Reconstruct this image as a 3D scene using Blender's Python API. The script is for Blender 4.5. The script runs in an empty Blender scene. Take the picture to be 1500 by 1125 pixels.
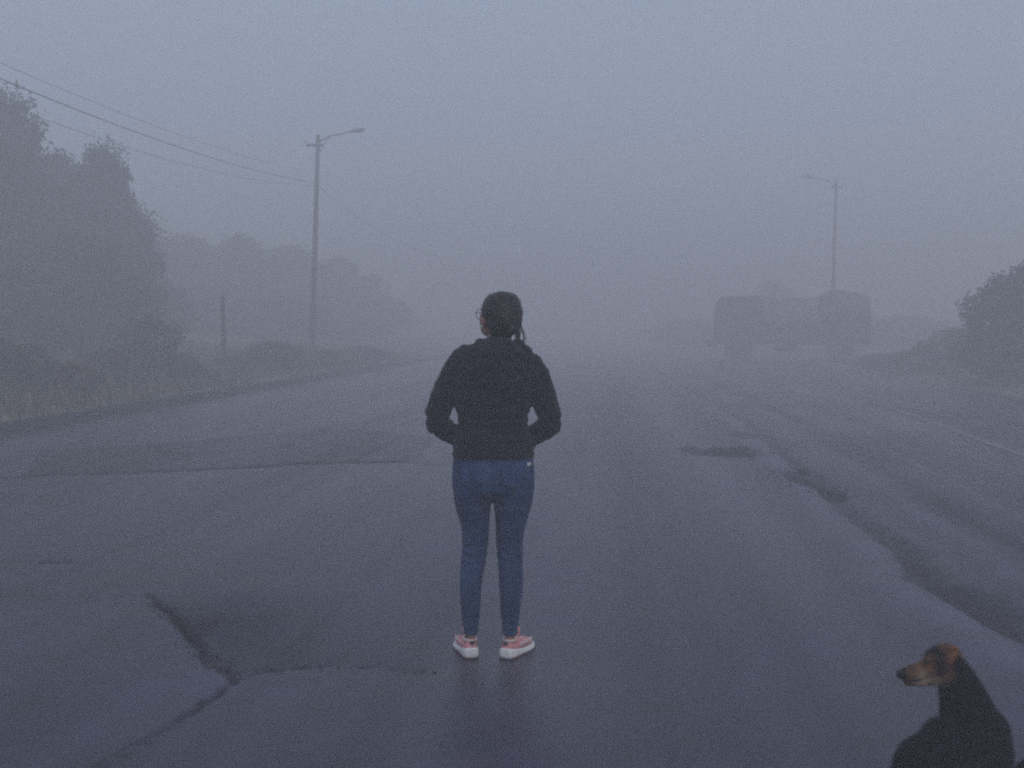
import bpy, bmesh, math, random
import numpy as np
from mathutils import Vector, Matrix, noise as mnoise

random.seed(7)
rng = np.random.default_rng(7)
SC = bpy.context.scene
COL = SC.collection
R = math.radians

# ------------------------------------------------------------------ camera
CAM_Z = 1.5
PITCH = R(2.805)
F = 1684.0                     # focal length in pixels of the 1500 px wide photograph
cam_d = bpy.data.cameras.new('camera')
cam_d.sensor_width = 36.0
cam_d.lens = F / 1500.0 * 36.0
cam_d.clip_start = 0.05
cam_d.clip_end = 2000.0
cam = bpy.data.objects.new('camera', cam_d)
COL.objects.link(cam)
cam.location = (0, 0, CAM_Z)
cam.rotation_euler = (R(90) - PITCH, 0, 0)
SC.camera = cam

# ------------------------------------------------------------------ sky, sun, exposure
SUN_EL, SUN_AZ = R(34), R(160)         # soft daylight from behind the camera, through thick cloud
world = bpy.data.worlds.new('World')
SC.world = world
world.use_nodes = True
wn = world.node_tree
for n in list(wn.nodes):
    wn.nodes.remove(n)
wo = wn.nodes.new('ShaderNodeOutputWorld')
bg = wn.nodes.new('ShaderNodeBackground')
sky = wn.nodes.new('ShaderNodeTexSky')
sky.sky_type = 'NISHITA'
sky.sun_disc = False
sky.sun_elevation = SUN_EL
sky.sun_rotation = SUN_AZ
sky.dust_density = 4.0
sky.air_density = 1.0
mixs = wn.nodes.new('ShaderNodeMix')     # overcast: the cloud layer evens the clear sky out
mixs.data_type = 'RGBA'
mixs.inputs['Factor'].default_value = 0.9
mixs.inputs['B'].default_value = (3.66, 4.62, 6.2, 1)
wn.links.new(sky.outputs[0], mixs.inputs['A'])
wn.links.new(mixs.outputs['Result'], bg.inputs['Color'])
bg.inputs['Strength'].default_value = 0.07
wn.links.new(bg.outputs[0], wo.inputs[0])

sun_d = bpy.data.lights.new('sun', 'SUN')
sun_d.energy = 0.45
sun_d.angle = R(40)
sun_d.color = (1.0, 0.95, 0.88)
sun = bpy.data.objects.new('sun', sun_d)
COL.objects.link(sun)
_sd = Vector((math.sin(SUN_AZ) * math.cos(SUN_EL), math.cos(SUN_AZ) * math.cos(SUN_EL), math.sin(SUN_EL)))
sun.rotation_euler = (-_sd).to_track_quat('-Z', 'Y').to_euler()
sun.location = (0, 0, 30)

SC.view_settings.view_transform = 'Standard'
SC.view_settings.look = 'None'
SC.view_settings.exposure = 0.56
SC.view_settings.gamma = 1.0
SC.view_settings.use_curve_mapping = False
SC.render.engine = 'CYCLES'
SC.cycles.volume_bounces = 3
SC.cycles.max_bounces = 8
SC.cycles.diffuse_bounces = 3
SC.cycles.glossy_bounces = 3
SC.cycles.use_adaptive_sampling = True
SC.cycles.adaptive_threshold = 0.015
SC.cycles.adaptive_min_samples = 24
SC.cycles.use_denoising = False     # keeps a fine film-like grain
SC.cycles.filter_width = 2.3

HAZE_DENSITY = 0.034


# ------------------------------------------------------------------ helpers
def at(px, py, Y):
    """world point at depth Y seen at photograph pixel (px, py)"""
    a = (py - 562.5) / F
    u = (px - 750.0) / F
    c, s = math.cos(PITCH), math.sin(PITCH)
    dy = c - a * s
    dz = -s - a * c
    t = Y / dy
    return Vector((u * t, Y, CAM_Z + dz * t))


def on_ground(px, py):
    a = (py - 562.5) / F
    c, s = math.cos(PITCH), math.sin(PITCH)
    t = CAM_Z / (s + a * c)
    return ((px - 750.0) / F * t, (c - a * s) * t)


class MB:
    """collects shapes as vertex and face lists"""
    def __init__(self):
        self.v, self.f = [], []

    def add(self, v, f):
        o = len(self.v)
        self.v += [tuple(p) for p in v]
        self.f += [tuple(i + o for i in q) for q in f]
        return self

    def box(self, c, s, rot=None, bev=0.0):
        x, y, z = s[0] / 2, s[1] / 2, s[2] / 2
        bm = bmesh.new()
        bmesh.ops.create_cube(bm, size=1.0)
        for v in bm.verts:
            v.co = Vector((v.co.x * s[0], v.co.y * s[1], v.co.z * s[2]))
        if bev > 0:
            bmesh.ops.bevel(bm, geom=list(bm.edges), offset=min(bev, .45 * min(s)), segments=2, affect='EDGES', profile=.6)
        m = rot.to_matrix() if rot is not None and hasattr(rot, 'to_matrix') else rot
        bm.verts.index_update()
        vs = [((m @ v.co) if m is not None else v.co) + Vector(c) for v in bm.verts]
        fs = [[v.index for v in f.verts] for f in bm.faces]
        bm.free()
        return self.add(vs, fs)

    def rings(self, rings, cap=True):
        n = len(rings[0])
        v = [p for r in rings for p in r]
        f = []
        for i in range(len(rings) - 1):
            for j in range(n):
                a, b = i * n + j, i * n + (j + 1) % n
                f.append((a, b, b + n, a + n))
        if cap:
            f.append(tuple(reversed(range(n))))
            f.append(tuple(range((len(rings) - 1) * n, len(rings) * n)))
        return self.add(v, f)

    def tube(self, pts, rad, n=10, cap=True, ends=False):
        pts = [Vector(p) for p in pts]
        if not hasattr(rad, '__len__'):
            rad = [rad] * len(pts)
        if ends:   # rounded ends
            d0 = (pts[0] - pts[1]).normalized(); d1 = (pts[-1] - pts[-2]).normalized()
            r0, r1 = rad[0], rad[-1]
            pts = [pts[0] + d0 * r0 * .95, pts[0] + d0 * r0 * .7] + pts + [pts[-1] + d1 * r1 * .7, pts[-1] + d1 * r1 * .95]
            rad = [r0 * .3, r0 * .7] + list(rad) + [r1 * .7, r1 * .3]
        rings = []
        up = None
        for i, p in enumerate(pts):
            a = pts[max(i - 1, 0)]; b = pts[min(i + 1, len(pts) - 1)]
            d = (b - a).normalized()
            if up is None:
                up = Vector((0, 0, 1)) if abs(d.z) < .9 else Vector((1, 0, 0))
            s = d.cross(up)
            if s.length < 1e-4:
                s = d.cross(Vector((.3, 1, .1)))
            s.normalize()
            up = s.cross(d).normalized()
            rings.append([p + (s * math.cos(t) + up * math.sin(t)) * rad[i] for t in [2 * math.pi * k / n for k in range(n)]])
        return self.rings(rings, cap)

    def ell(self, c, r, rot=None, nu=16, nv=10):
        c = Vector(c)
        m = rot.to_matrix() if rot is not None else None
        v = []
        for i in range(1, nv):
            th = math.pi * i / nv
            for j in range(nu):
                ph = 2 * math.pi * j / nu
                p = Vector((r[0] * math.sin(th) * math.cos(ph), r[1] * math.sin(th) * math.sin(ph), r[2] * math.cos(th)))
                v.append((m @ p if m else p) + c)
        t = Vector((0, 0, r[2])); b = Vector((0, 0, -r[2]))
        v.append((m @ t if m else t) + c); v.append((m @ b if m else b) + c)
        f = []
        for i in range(nv - 2):
            for j in range(nu):
                a, d = i * nu + j, i * nu + (j + 1) % nu
                f.append((a, a + nu, d + nu, d))
        T = (nv - 1) * nu
        for j in range(nu):
            f.append((T, j, (j + 1) % nu))
            f.append((T + 1, (nv - 2) * nu + (j + 1) % nu, (nv - 2) * nu + j))
        return self.add(v, f)

    def mesh(self, name):
        me = bpy.data.meshes.new(name)
        me.from_pydata(self.v, [], self.f)
        bm = bmesh.new(); bm.from_mesh(me)
        bmesh.ops.recalc_face_normals(bm, faces=bm.faces)
        bm.to_mesh(me); bm.free()
        return me

    def build(self, name, mat, parent=None, smooth=True):
        return link(name, self.mesh(name), mat, parent, smooth)


def link(name, me, mat, parent=None, smooth=True):
    o = bpy.data.objects.new(name, me)
    if mat is not None and not len(me.materials):
        me.materials.append(mat)
    if smooth:
        me.polygons.foreach_set('use_smooth', [True] * len(me.polygons))
        if smooth == 'auto':
            me.set_sharp_from_angle(angle=R(38))
    COL.objects.link(o)
    if parent is not None:
        o.parent = parent
        o.matrix_parent_inverse = Matrix.Identity(4)
        if parent.type == 'EMPTY' or True:
            pass
    return o


def empty(name, loc=(0, 0, 0), rz=0.0):
    o = bpy.data.objects.new(name, None)
    o.empty_display_size = .2
    COL.objects.link(o)
    o.location = loc
    o.rotation_euler = (0, 0, rz)
    return o


def tag(o, label=None, cat=None, group=None, kind=None):
    if label: o['label'] = label
    if cat: o['category'] = cat
    if group: o['group'] = group
    if kind: o['kind'] = kind
    return o


def remesh(mb, name, voxel, smooth_it=4, fac=.5):
    me = mb.mesh(name + '_raw')
    o = bpy.data.objects.new(name + '_raw', me)
    COL.objects.link(o)
    m = o.modifiers.new('r', 'REMESH'); m.mode = 'VOXEL'; m.voxel_size = voxel
    s = o.modifiers.new('s', 'SMOOTH'); s.iterations = smooth_it; s.factor = fac
    bpy.context.view_layer.update()
    dg = bpy.context.evaluated_depsgraph_get()
    out = bpy.data.meshes.new_from_object(o.evaluated_get(dg))
    out.name = name
    bpy.data.objects.remove(o, do_unlink=True)
    bpy.data.meshes.remove(me)
    return out


def coords(me):
    a = np.empty(len(me.vertices) * 3, 'f4'); me.vertices.foreach_get('co', a)
    return a.reshape(-1, 3)


def displace(me, fn):
    """move every vertex along its normal by fn(co)"""
    co = coords(me)
    no = np.empty(len(me.vertices) * 3, 'f4'); me.vertex_normals.foreach_get('vector', no)
    no = no.reshape(-1, 3)
    d = np.array([fn(Vector(c), Vector(n)) for c, n in zip(co.tolist(), no.tolist())], 'f4')
    me.vertices.foreach_set('co', (co + no * d[:, None]).ravel())
    me.update()


def color_attr(me, name, fn):
    co = coords(me)
    a = me.attributes.new(name, 'FLOAT_COLOR', 'POINT')
    d = np.array([tuple(fn(Vector(c))) + (1.0,) for c in co.tolist()], 'f4')
    a.data.foreach_set('color', d.ravel())


# ------------------------------------------------------------------ materials
def new_mat(name):
    m = bpy.data.materials.new(name); m.use_nodes = True
    nt = m.node_tree
    b = nt.nodes['Principled BSDF']
    return m, nt, b


def simple(name, c, rough=.6, var=.25, scale=8.0, bump=.0, bscale=60.0, metal=0.0, spec=.5, c2=None, stretch=(1, 1, 1), sheen=0.0):
    m, nt, b = new_mat(name)
    tc = nt.nodes.new('ShaderNodeTexCoord')
    mp = nt.nodes.new('ShaderNodeMapping'); mp.inputs['Scale'].default_value = stretch
    nt.links.new(tc.outputs['Object'], mp.inputs['Vector'])
    nz = nt.nodes.new('ShaderNodeTexNoise'); nz.inputs['Scale'].default_value = scale; nz.inputs['Detail'].default_value = 5
    nt.links.new(mp.outputs[0], nz.inputs['Vector'])
    mx = nt.nodes.new('ShaderNodeMix'); mx.data_type = 'RGBA'
    c2 = c2 or tuple(x * (1 - var) for x in c)
    c1 = tuple(min(1, x * (1 + var)) for x in c)
    mx.inputs['A'].default_value = (*c2, 1); mx.inputs['B'].default_value = (*c1, 1)
    rm = nt.nodes.new('ShaderNodeMapRange'); rm.inputs[1].default_value = .3; rm.inputs[2].default_value = .7
    nt.links.new(nz.outputs['Fac'], rm.inputs[0])
    nt.links.new(rm.outputs[0], mx.inputs['Factor'])
    nt.links.new(mx.outputs['Result'], b.inputs['Base Color'])
    b.inputs['Roughness'].default_value = rough
    b.inputs['Metallic'].default_value = metal
    b.inputs['Specular IOR Level'].default_value = spec
    if sheen: b.inputs['Sheen Weight'].default_value = sheen
    if bump > 0:
        n2 = nt.nodes.new('ShaderNodeTexNoise'); n2.inputs['Scale'].default_value = bscale; n2.inputs['Detail'].default_value = 4
        nt.links.new(mp.outputs[0], n2.inputs['Vector'])
        bp = nt.nodes.new('ShaderNodeBump'); bp.inputs['Strength'].default_value = bump; bp.inputs['Distance'].default_value = .01
        nt.links.new(n2.outputs['Fac'], bp.inputs['Height'])
        nt.links.new(bp.outputs[0], b.inputs['Normal'])
    return m


def attr_mat(name, attr, rough=.7, bump=.3, bscale=300.0, spec=.3):
    m, nt, b = new_mat(name)
    at_ = nt.nodes.new('ShaderNodeAttribute'); at_.attribute_name = attr
    tc = nt.nodes.new('ShaderNodeTexCoord')
    nz = nt.nodes.new('ShaderNodeTexNoise'); nz.inputs['Scale'].default_value = bscale; nz.inputs['Detail'].default_value = 3
    nt.links.new(tc.outputs['Object'], nz.inputs['Vector'])
    mx = nt.nodes.new('ShaderNodeMix'); mx.data_type = 'RGBA'; mx.blend_type = 'MULTIPLY'
    mx.inputs['Factor'].default_value = .5
    nt.links.new(at_.outputs['Color'], mx.inputs['A'])
    nt.links.new(nz.outputs['Fac'], mx.inputs['B'])
    nt.links.new(mx.outputs['Result'], b.inputs['Base Color'])
    b.inputs['Roughness'].default_value = rough
    b.inputs['Specular IOR Level'].default_value = spec
    bp = nt.nodes.new('ShaderNodeBump'); bp.inputs['Strength'].default_value = bump; bp.inputs['Distance'].default_value = .004
    nt.links.new(nz.outputs['Fac'], bp.inputs['Height']); nt.links.new(bp.outputs[0], b.inputs['Normal'])
    return m


def asphalt():
    m, nt, b = new_mat('wet_asphalt')
    N, L = nt.nodes.new, nt.links.new
    tc = N('ShaderNodeTexCoord')

    def noise(scale, detail=5, stretch=(1, 1, 1), rough=.55):
        mp = N('ShaderNodeMapping'); mp.inputs['Scale'].default_value = stretch
        L(tc.outputs['Object'], mp.inputs['Vector'])
        n = N('ShaderNodeTexNoise'); n.inputs['Scale'].default_value = scale; n.inputs['Detail'].default_value = detail
        n.inputs['Roughness'].default_value = rough
        L(mp.outputs[0], n.inputs['Vector'])
        return n.outputs['Fac']

    def rng_(src, a, b_, c, d):
        r = N('ShaderNodeMapRange'); L(src, r.inputs[0])
        for i, q in enumerate((a, b_, c, d)): r.inputs[i + 1].default_value = q
        return r.outputs[0]

    def math_(op, x, y):
        q = N('ShaderNodeMath'); q.operation = op
        for i, s in enumerate((x, y)):
            if isinstance(s, (int, float)): q.inputs[i].default_value = s
            else: L(s, q.inputs[i])
        return q.outputs[0]
    tone = N('ShaderNodeAttribute'); tone.attribute_name = 'tone'
    grav = N('ShaderNodeAttribute'); grav.attribute_name = 'gravel'
    wet = N('ShaderNodeAttribute'); wet.attribute_name = 'wet'
    big = noise(.45, 4, (1, .45, 1))
    mid = noise(2.4, 5)
    agg = noise(140, 3)
    val = math_('ADD', rng_(big, .3, .7, -.012, .012), rng_(mid, .3, .7, -.018, .018))
    val = math_('ADD', val, rng_(agg, .25, .75, .010, .054))
    val = math_('MULTIPLY', val, math_('ADD', 1.0, math_('MULTIPLY', tone.outputs['Fac'], .62)))
    cmb = N('ShaderNodeCombineColor')
    L(val, cmb.inputs[0]); L(math_('MULTIPLY', val, .75), cmb.inputs[1]); L(math_('MULTIPLY', val, 1.6), cmb.inputs[2])
    gm = N('ShaderNodeMix'); gm.data_type = 'RGBA'
    L(grav.outputs['Fac'], gm.inputs['Factor']); L(cmb.outputs[0], gm.inputs['A'])
    gcol = N('ShaderNodeMix'); gcol.data_type = 'RGBA'
    gcol.inputs['A'].default_value = (.014, .012, .014, 1); gcol.inputs['B'].default_value = (.056, .047, .05, 1)
    L(rng_(noise(38, 4), .3, .7, 0, 1), gcol.inputs['Factor'])
    L(gcol.outputs['Result'], gm.inputs['B'])
    L(gm.outputs['Result'], b.inputs['Base Color'])
    rough = math_('ADD', rng_(big, .3, .7, -.06, .06), rng_(mid, .3, .7, -.05, .05))
    rough = math_('ADD', math_('ADD', rough, .38), math_('MULTIPLY', wet.outputs['Fac'], -.28))
    rough = math_('MAXIMUM', math_('ADD', rough, math_('MULTIPLY', grav.outputs['Fac'], .22)), .21)
    L(rough, b.inputs['Roughness'])
    sp = math_('MAXIMUM', math_('ADD', .46, math_('MULTIPLY', tone.outputs['Fac'], .34)), .06)   # rough or dusty spots shine less
    sp = math_('MULTIPLY', sp, math_('SUBTRACT', 1.0, math_('MULTIPLY', grav.outputs['Fac'], .85)))
    L(math_('MINIMUM', sp, .95), b.inputs['Specular IOR Level'])
    h = math_('ADD', math_('MULTIPLY', agg, .5), math_('MULTIPLY', noise(420, 2), .35))
    bp = N('ShaderNodeBump'); bp.inputs['Strength'].default_value = .38; bp.inputs['Distance'].default_value = .006
    L(h, bp.inputs['Height'])
    L(bp.outputs[0], b.inputs['Normal'])
    return m


def leaf_mat(name, c1, c2):
    m, nt, b = new_mat(name)
    oi = nt.nodes.new('ShaderNodeNewGeometry')
    mx = nt.nodes.new('ShaderNodeMix'); mx.data_type = 'RGBA'
    mx.inputs['A'].default_value = (*c1, 1); mx.inputs['B'].default_value = (*c2, 1)
    nt.links.new(oi.outputs['Random Per Island'], mx.inputs['Factor'])
    nt.links.new(mx.outputs['Result'], b.inputs['Base Color'])
    b.inputs['Roughness'].default_value = .55
    b.inputs['Specular IOR Level'].default_value = .3
    return m


def weave(name, c1, c2, scale, rough=.85, streak=(1, 1, 1), sheen=.0, bump=.25, worn=None):
    m, nt, b = new_mat(name)
    N, L = nt.nodes.new, nt.links.new
    tc = N('ShaderNodeTexCoord')
    mp = N('ShaderNodeMapping'); mp.inputs['Scale'].default_value = streak
    L(tc.outputs['Object'], mp.inputs['Vector'])
    nz = N('ShaderNodeTexNoise'); nz.inputs['Scale'].default_value = scale; nz.inputs['Detail'].default_value = 6
    L(mp.outputs[0], nz.inputs['Vector'])
    fine = N('ShaderNodeTexNoise'); fine.inputs['Scale'].default_value = 420; fine.inputs['Detail'].default_value = 2
    L(mp.outputs[0], fine.inputs['Vector'])
    mm = N('ShaderNodeMath'); mm.operation = 'ADD'
    L(nz.outputs['Fac'], mm.inputs[0])
    f2 = N('ShaderNodeMath'); f2.operation = 'MULTIPLY_ADD'; f2.inputs[1].default_value = .6; f2.inputs[2].default_value = -.3
    L(fine.outputs['Fac'], f2.inputs[0]); L(f2.outputs[0], mm.inputs[1])
    rp = N('ShaderNodeMapRange'); rp.inputs[1].default_value = .3; rp.inputs[2].default_value = .72
    L(mm.outputs[0], rp.inputs[0])
    mx = N('ShaderNodeMix'); mx.data_type = 'RGBA'
    mx.inputs['A'].default_value = (*c1, 1); mx.inputs['B'].default_value = (*c2, 1)
    L(rp.outputs[0], mx.inputs['Factor'])
    res = mx.outputs['Result']
    if worn:
        wa = N('ShaderNodeAttribute'); wa.attribute_name = 'worn'
        m2 = N('ShaderNodeMix'); m2.data_type = 'RGBA'; m2.inputs['B'].default_value = (*worn, 1)
        L(wa.outputs['Fac'], m2.inputs['Factor']); L(res, m2.inputs['A'])
        res = m2.outputs['Result']
    L(res, b.inputs['Base Color'])
    b.inputs['Roughness'].default_value = rough
    b.inputs['Specular IOR Level'].default_value = .25
    b.inputs['Sheen Weight'].default_value = sheen
    bp = N('ShaderNodeBump'); bp.inputs['Strength'].default_value = bump; bp.inputs['Distance'].default_value = .003
    L(mm.outputs[0], bp.inputs['Height']); L(bp.outputs[0], b.inputs['Normal'])
    return m


M = {}
M['asphalt'] = asphalt()
M['kerb'] = simple('damp_concrete_kerb', (.013, .012, .014), .9, .35, 3, .4, 40)
M['soil'] = simple('damp_soil_and_dead_grass', (.17, .135, .085), .9, .4, 1.2, .6, 25, c2=(.07, .064, .04))
M['paint'] = simple('worn_road_paint', (.16, .155, .17), .55, .4, 6, .2, 80, c2=(.05, .048, .055))
M['grass'] = leaf_mat('dry_grass', (.22, .17, .08), (.08, .09, .035))
M['straw'] = leaf_mat('straw_in_crack', (.30, .23, .09), (.13, .12, .05))
M['leaf_dark'] = leaf_mat('dark_leaves', (.022, .035, .018), (.045, .065, .03))
M['leaf_mid'] = leaf_mat('shrub_leaves', (.045, .062, .028), (.12, .13, .055))
M['leaf_brown'] = leaf_mat('autumn_leaves', (.08, .07, .035), (.16, .125, .065))
M['bark'] = simple('bark', (.06, .048, .038), .9, .4, 6, .6, 20, stretch=(1, 1, .3))
M['pole'] = simple('weathered_pole_wood', (.055, .047, .042), .8, .3, 5, .4, 30, stretch=(1, 1, .1))
M['galv'] = simple('galvanised_steel', (.16, .165, .17), .45, .2, 10, .1, 60, metal=.7)
M['glass_lens'] = simple('lamp_lens', (.3, .3, .28), .2, .1)
M['cable'] = simple('black_cable', (.012, .012, .012), .5, .1)
M['skin'] = simple('skin', (.34, .165, .115), .5, .12, 20, .15, 300)
M['hair'] = weave('dark_brown_hair', (.007, .005, .005), (.030, .019, .016), 30, .42, (1, 1, .12), 0, .35)
M['jacket'] = weave('black_jacket_cloth', (.002, .001, .004), (.011, .007, .017), 9, .85, (1, 1, 1), .12, .3)
M['denim'] = weave('blue_denim', (.012, .033, .095), (.036, .076, .19), 14, .85, (1, 1, .5), .05, .25, worn=(.09, .13, .21))
M['thread'] = simple('pale_thread', (.03, .05, .10), .8, .2)
M['tag'] = simple('white_cloth_tag', (.6, .6, .58), .8, .1)
M['knit'] = simple('pink_shoe_knit', (.74, .33, .33), .8, .2, 40, .4, 300, c2=(.60, .22, .23))
M['knit_pale'] = simple('pale_pink_knit', (.80, .60, .59), .8, .12, 40, .4, 300)
M['foam'] = simple('white_sole_foam', (.88, .86, .84), .6, .06, 15, .2, 90)
M['rubber'] = simple('dark_sole_rubber', (.16, .05, .055), .7, .15)
M['dark_mesh'] = simple('dark_heel_patch', (.03, .022, .028), .7, .2)
M['wire_frame'] = simple('thin_metal_frame', (.24, .17, .1), .35, .1, metal=.8)
M['earring'] = simple('silver_stud', (.8, .8, .8), .2, .05, metal=1.0)
M['eye'] = simple('eyeball', (.6, .58, .55), .2, .05)
M['fur'] = attr_mat('dog_coat', 'coat', .75, .5, 260, .2)
M['nose'] = simple('wet_dog_nose', (.012, .01, .011), .3, .2, 80, .3, 300)
M['dog_eye'] = simple('dark_dog_eye', (.01, .006, .004), .1, .1)
M['cab_paint'] = simple('faded_cab_paint', (.06, .062, .08), .45, .2, 3)
M['bed_wood'] = simple('truck_side_boards', (.05, .042, .036), .75, .35, 4, .3, 30, stretch=(.2, 1, 1))
M['tarp'] = simple('grey_brown_tarpaulin', (.12, .10, .095), .75, .25, 1.5, .4, 8)
M['panel'] = simple('pale_box_panel', (.25, .255, .28), .6, .15, 2)
M['tyre'] = simple('tyre_rubber', (.012, .012, .013), .8, .2)
M['chassis'] = simple('black_chassis', (.035, .034, .036), .6, .2)
M['window'] = simple('dark_glass', (.03, .035, .04), .08, .1, spec=.8)
M['chrome'] = simple('dull_chrome', (.35, .35, .36), .3, .1, metal=.9)
M['red_lens'] = simple('red_lens', (.25, .015, .012), .2, .1)
M['lens'] = simple('headlight_glass', (.45, .46, .47), .12, .1)


# ------------------------------------------------------------------ numpy value noise
_P = rng.random((256, 256)).astype('f4')


def vnoise(x, y):
    xi = np.floor(x).astype(int); yi = np.floor(y).astype(int)
    fx = x - xi; fy = y - yi
    fx = fx * fx * (3 - 2 * fx); fy = fy * fy * (3 - 2 * fy)
    g = lambda a, b: _P[a & 255, b & 255]
    return (g(xi, yi) * (1 - fx) + g(xi + 1, yi) * fx) * (1 - fy) + (g(xi, yi + 1) * (1 - fx) + g(xi + 1, yi + 1) * fx) * fy * 1.0


def fbm(x, y, o=4):
    s = 0; a = 1; t = 0
    for k in range(o):
        s = s + a * (vnoise(x * 2 ** k + 17.3 * k, y * 2 ** k + 9.1 * k) - .5); t += a; a *= .5
    return s / t


def poly_dist(X, Y, pts):
    d = np.full(X.shape, 1e9)
    for (ax, ay), (bx, by) in zip(pts[:-1], pts[1:]):
        vx, vy = bx - ax, by - ay
        t = np.clip(((X - ax) * vx + (Y - ay) * vy) / (vx * vx + vy * vy), 0, 1)
        d = np.minimum(d, np.hypot(X - ax - t * vx, Y - ay - t * vy))
    return d


def inside(X, Y, pts):
    c = np.zeros(X.shape, bool)
    n = len(pts)
    for i in range(n):
        x1, y1 = pts[i]; x2, y2 = pts[(i + 1) % n]
        k = ((y1 > Y) != (y2 > Y)) & (X < (x2 - x1) * (Y - y1) / ((y2 - y1) if y2 != y1 else 1e-9) + x1)
        c ^= k
    return c


def sstep(a, b, x):
    t = np.clip((x - a) / (b - a), 0, 1)
    return t * t * (3 - 2 * t)


def grid_mesh(name, X, Y, Z, attrs=None):
    r, c = X.shape
    me = bpy.data.meshes.new(name)
    me.vertices.add(r * c)
    me.vertices.foreach_set('co', np.stack([X, Y, Z], -1).astype('f4').ravel())
    i = np.arange((r - 1) * (c - 1)); ii = (i // (c - 1)) * c + i % (c - 1)
    q = np.stack([ii, ii + 1, ii + c + 1, ii + c], -1).astype('i4')
    me.loops.add(q.size); me.loops.foreach_set('vertex_index', q.ravel())
    me.polygons.add(len(q)); me.polygons.foreach_set('loop_start', np.arange(0, q.size, 4, dtype='i4'))
    me.update(calc_edges=True)
    for k, v in (attrs or {}).items():
        a = me.attributes.new(k, 'FLOAT', 'POINT'); a.data.foreach_set('value', v.astype('f4').ravel())
    me.validate()
    return me


# ------------------------------------------------------------------ setting: ground, road, kerb, verges
def kerb_x(y): return -8.66 + .093 * y + 0.0006 * np.maximum(y - 45, 0) ** 2 * 0
def right_x(y): return 9.2 + .088 * y


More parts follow.
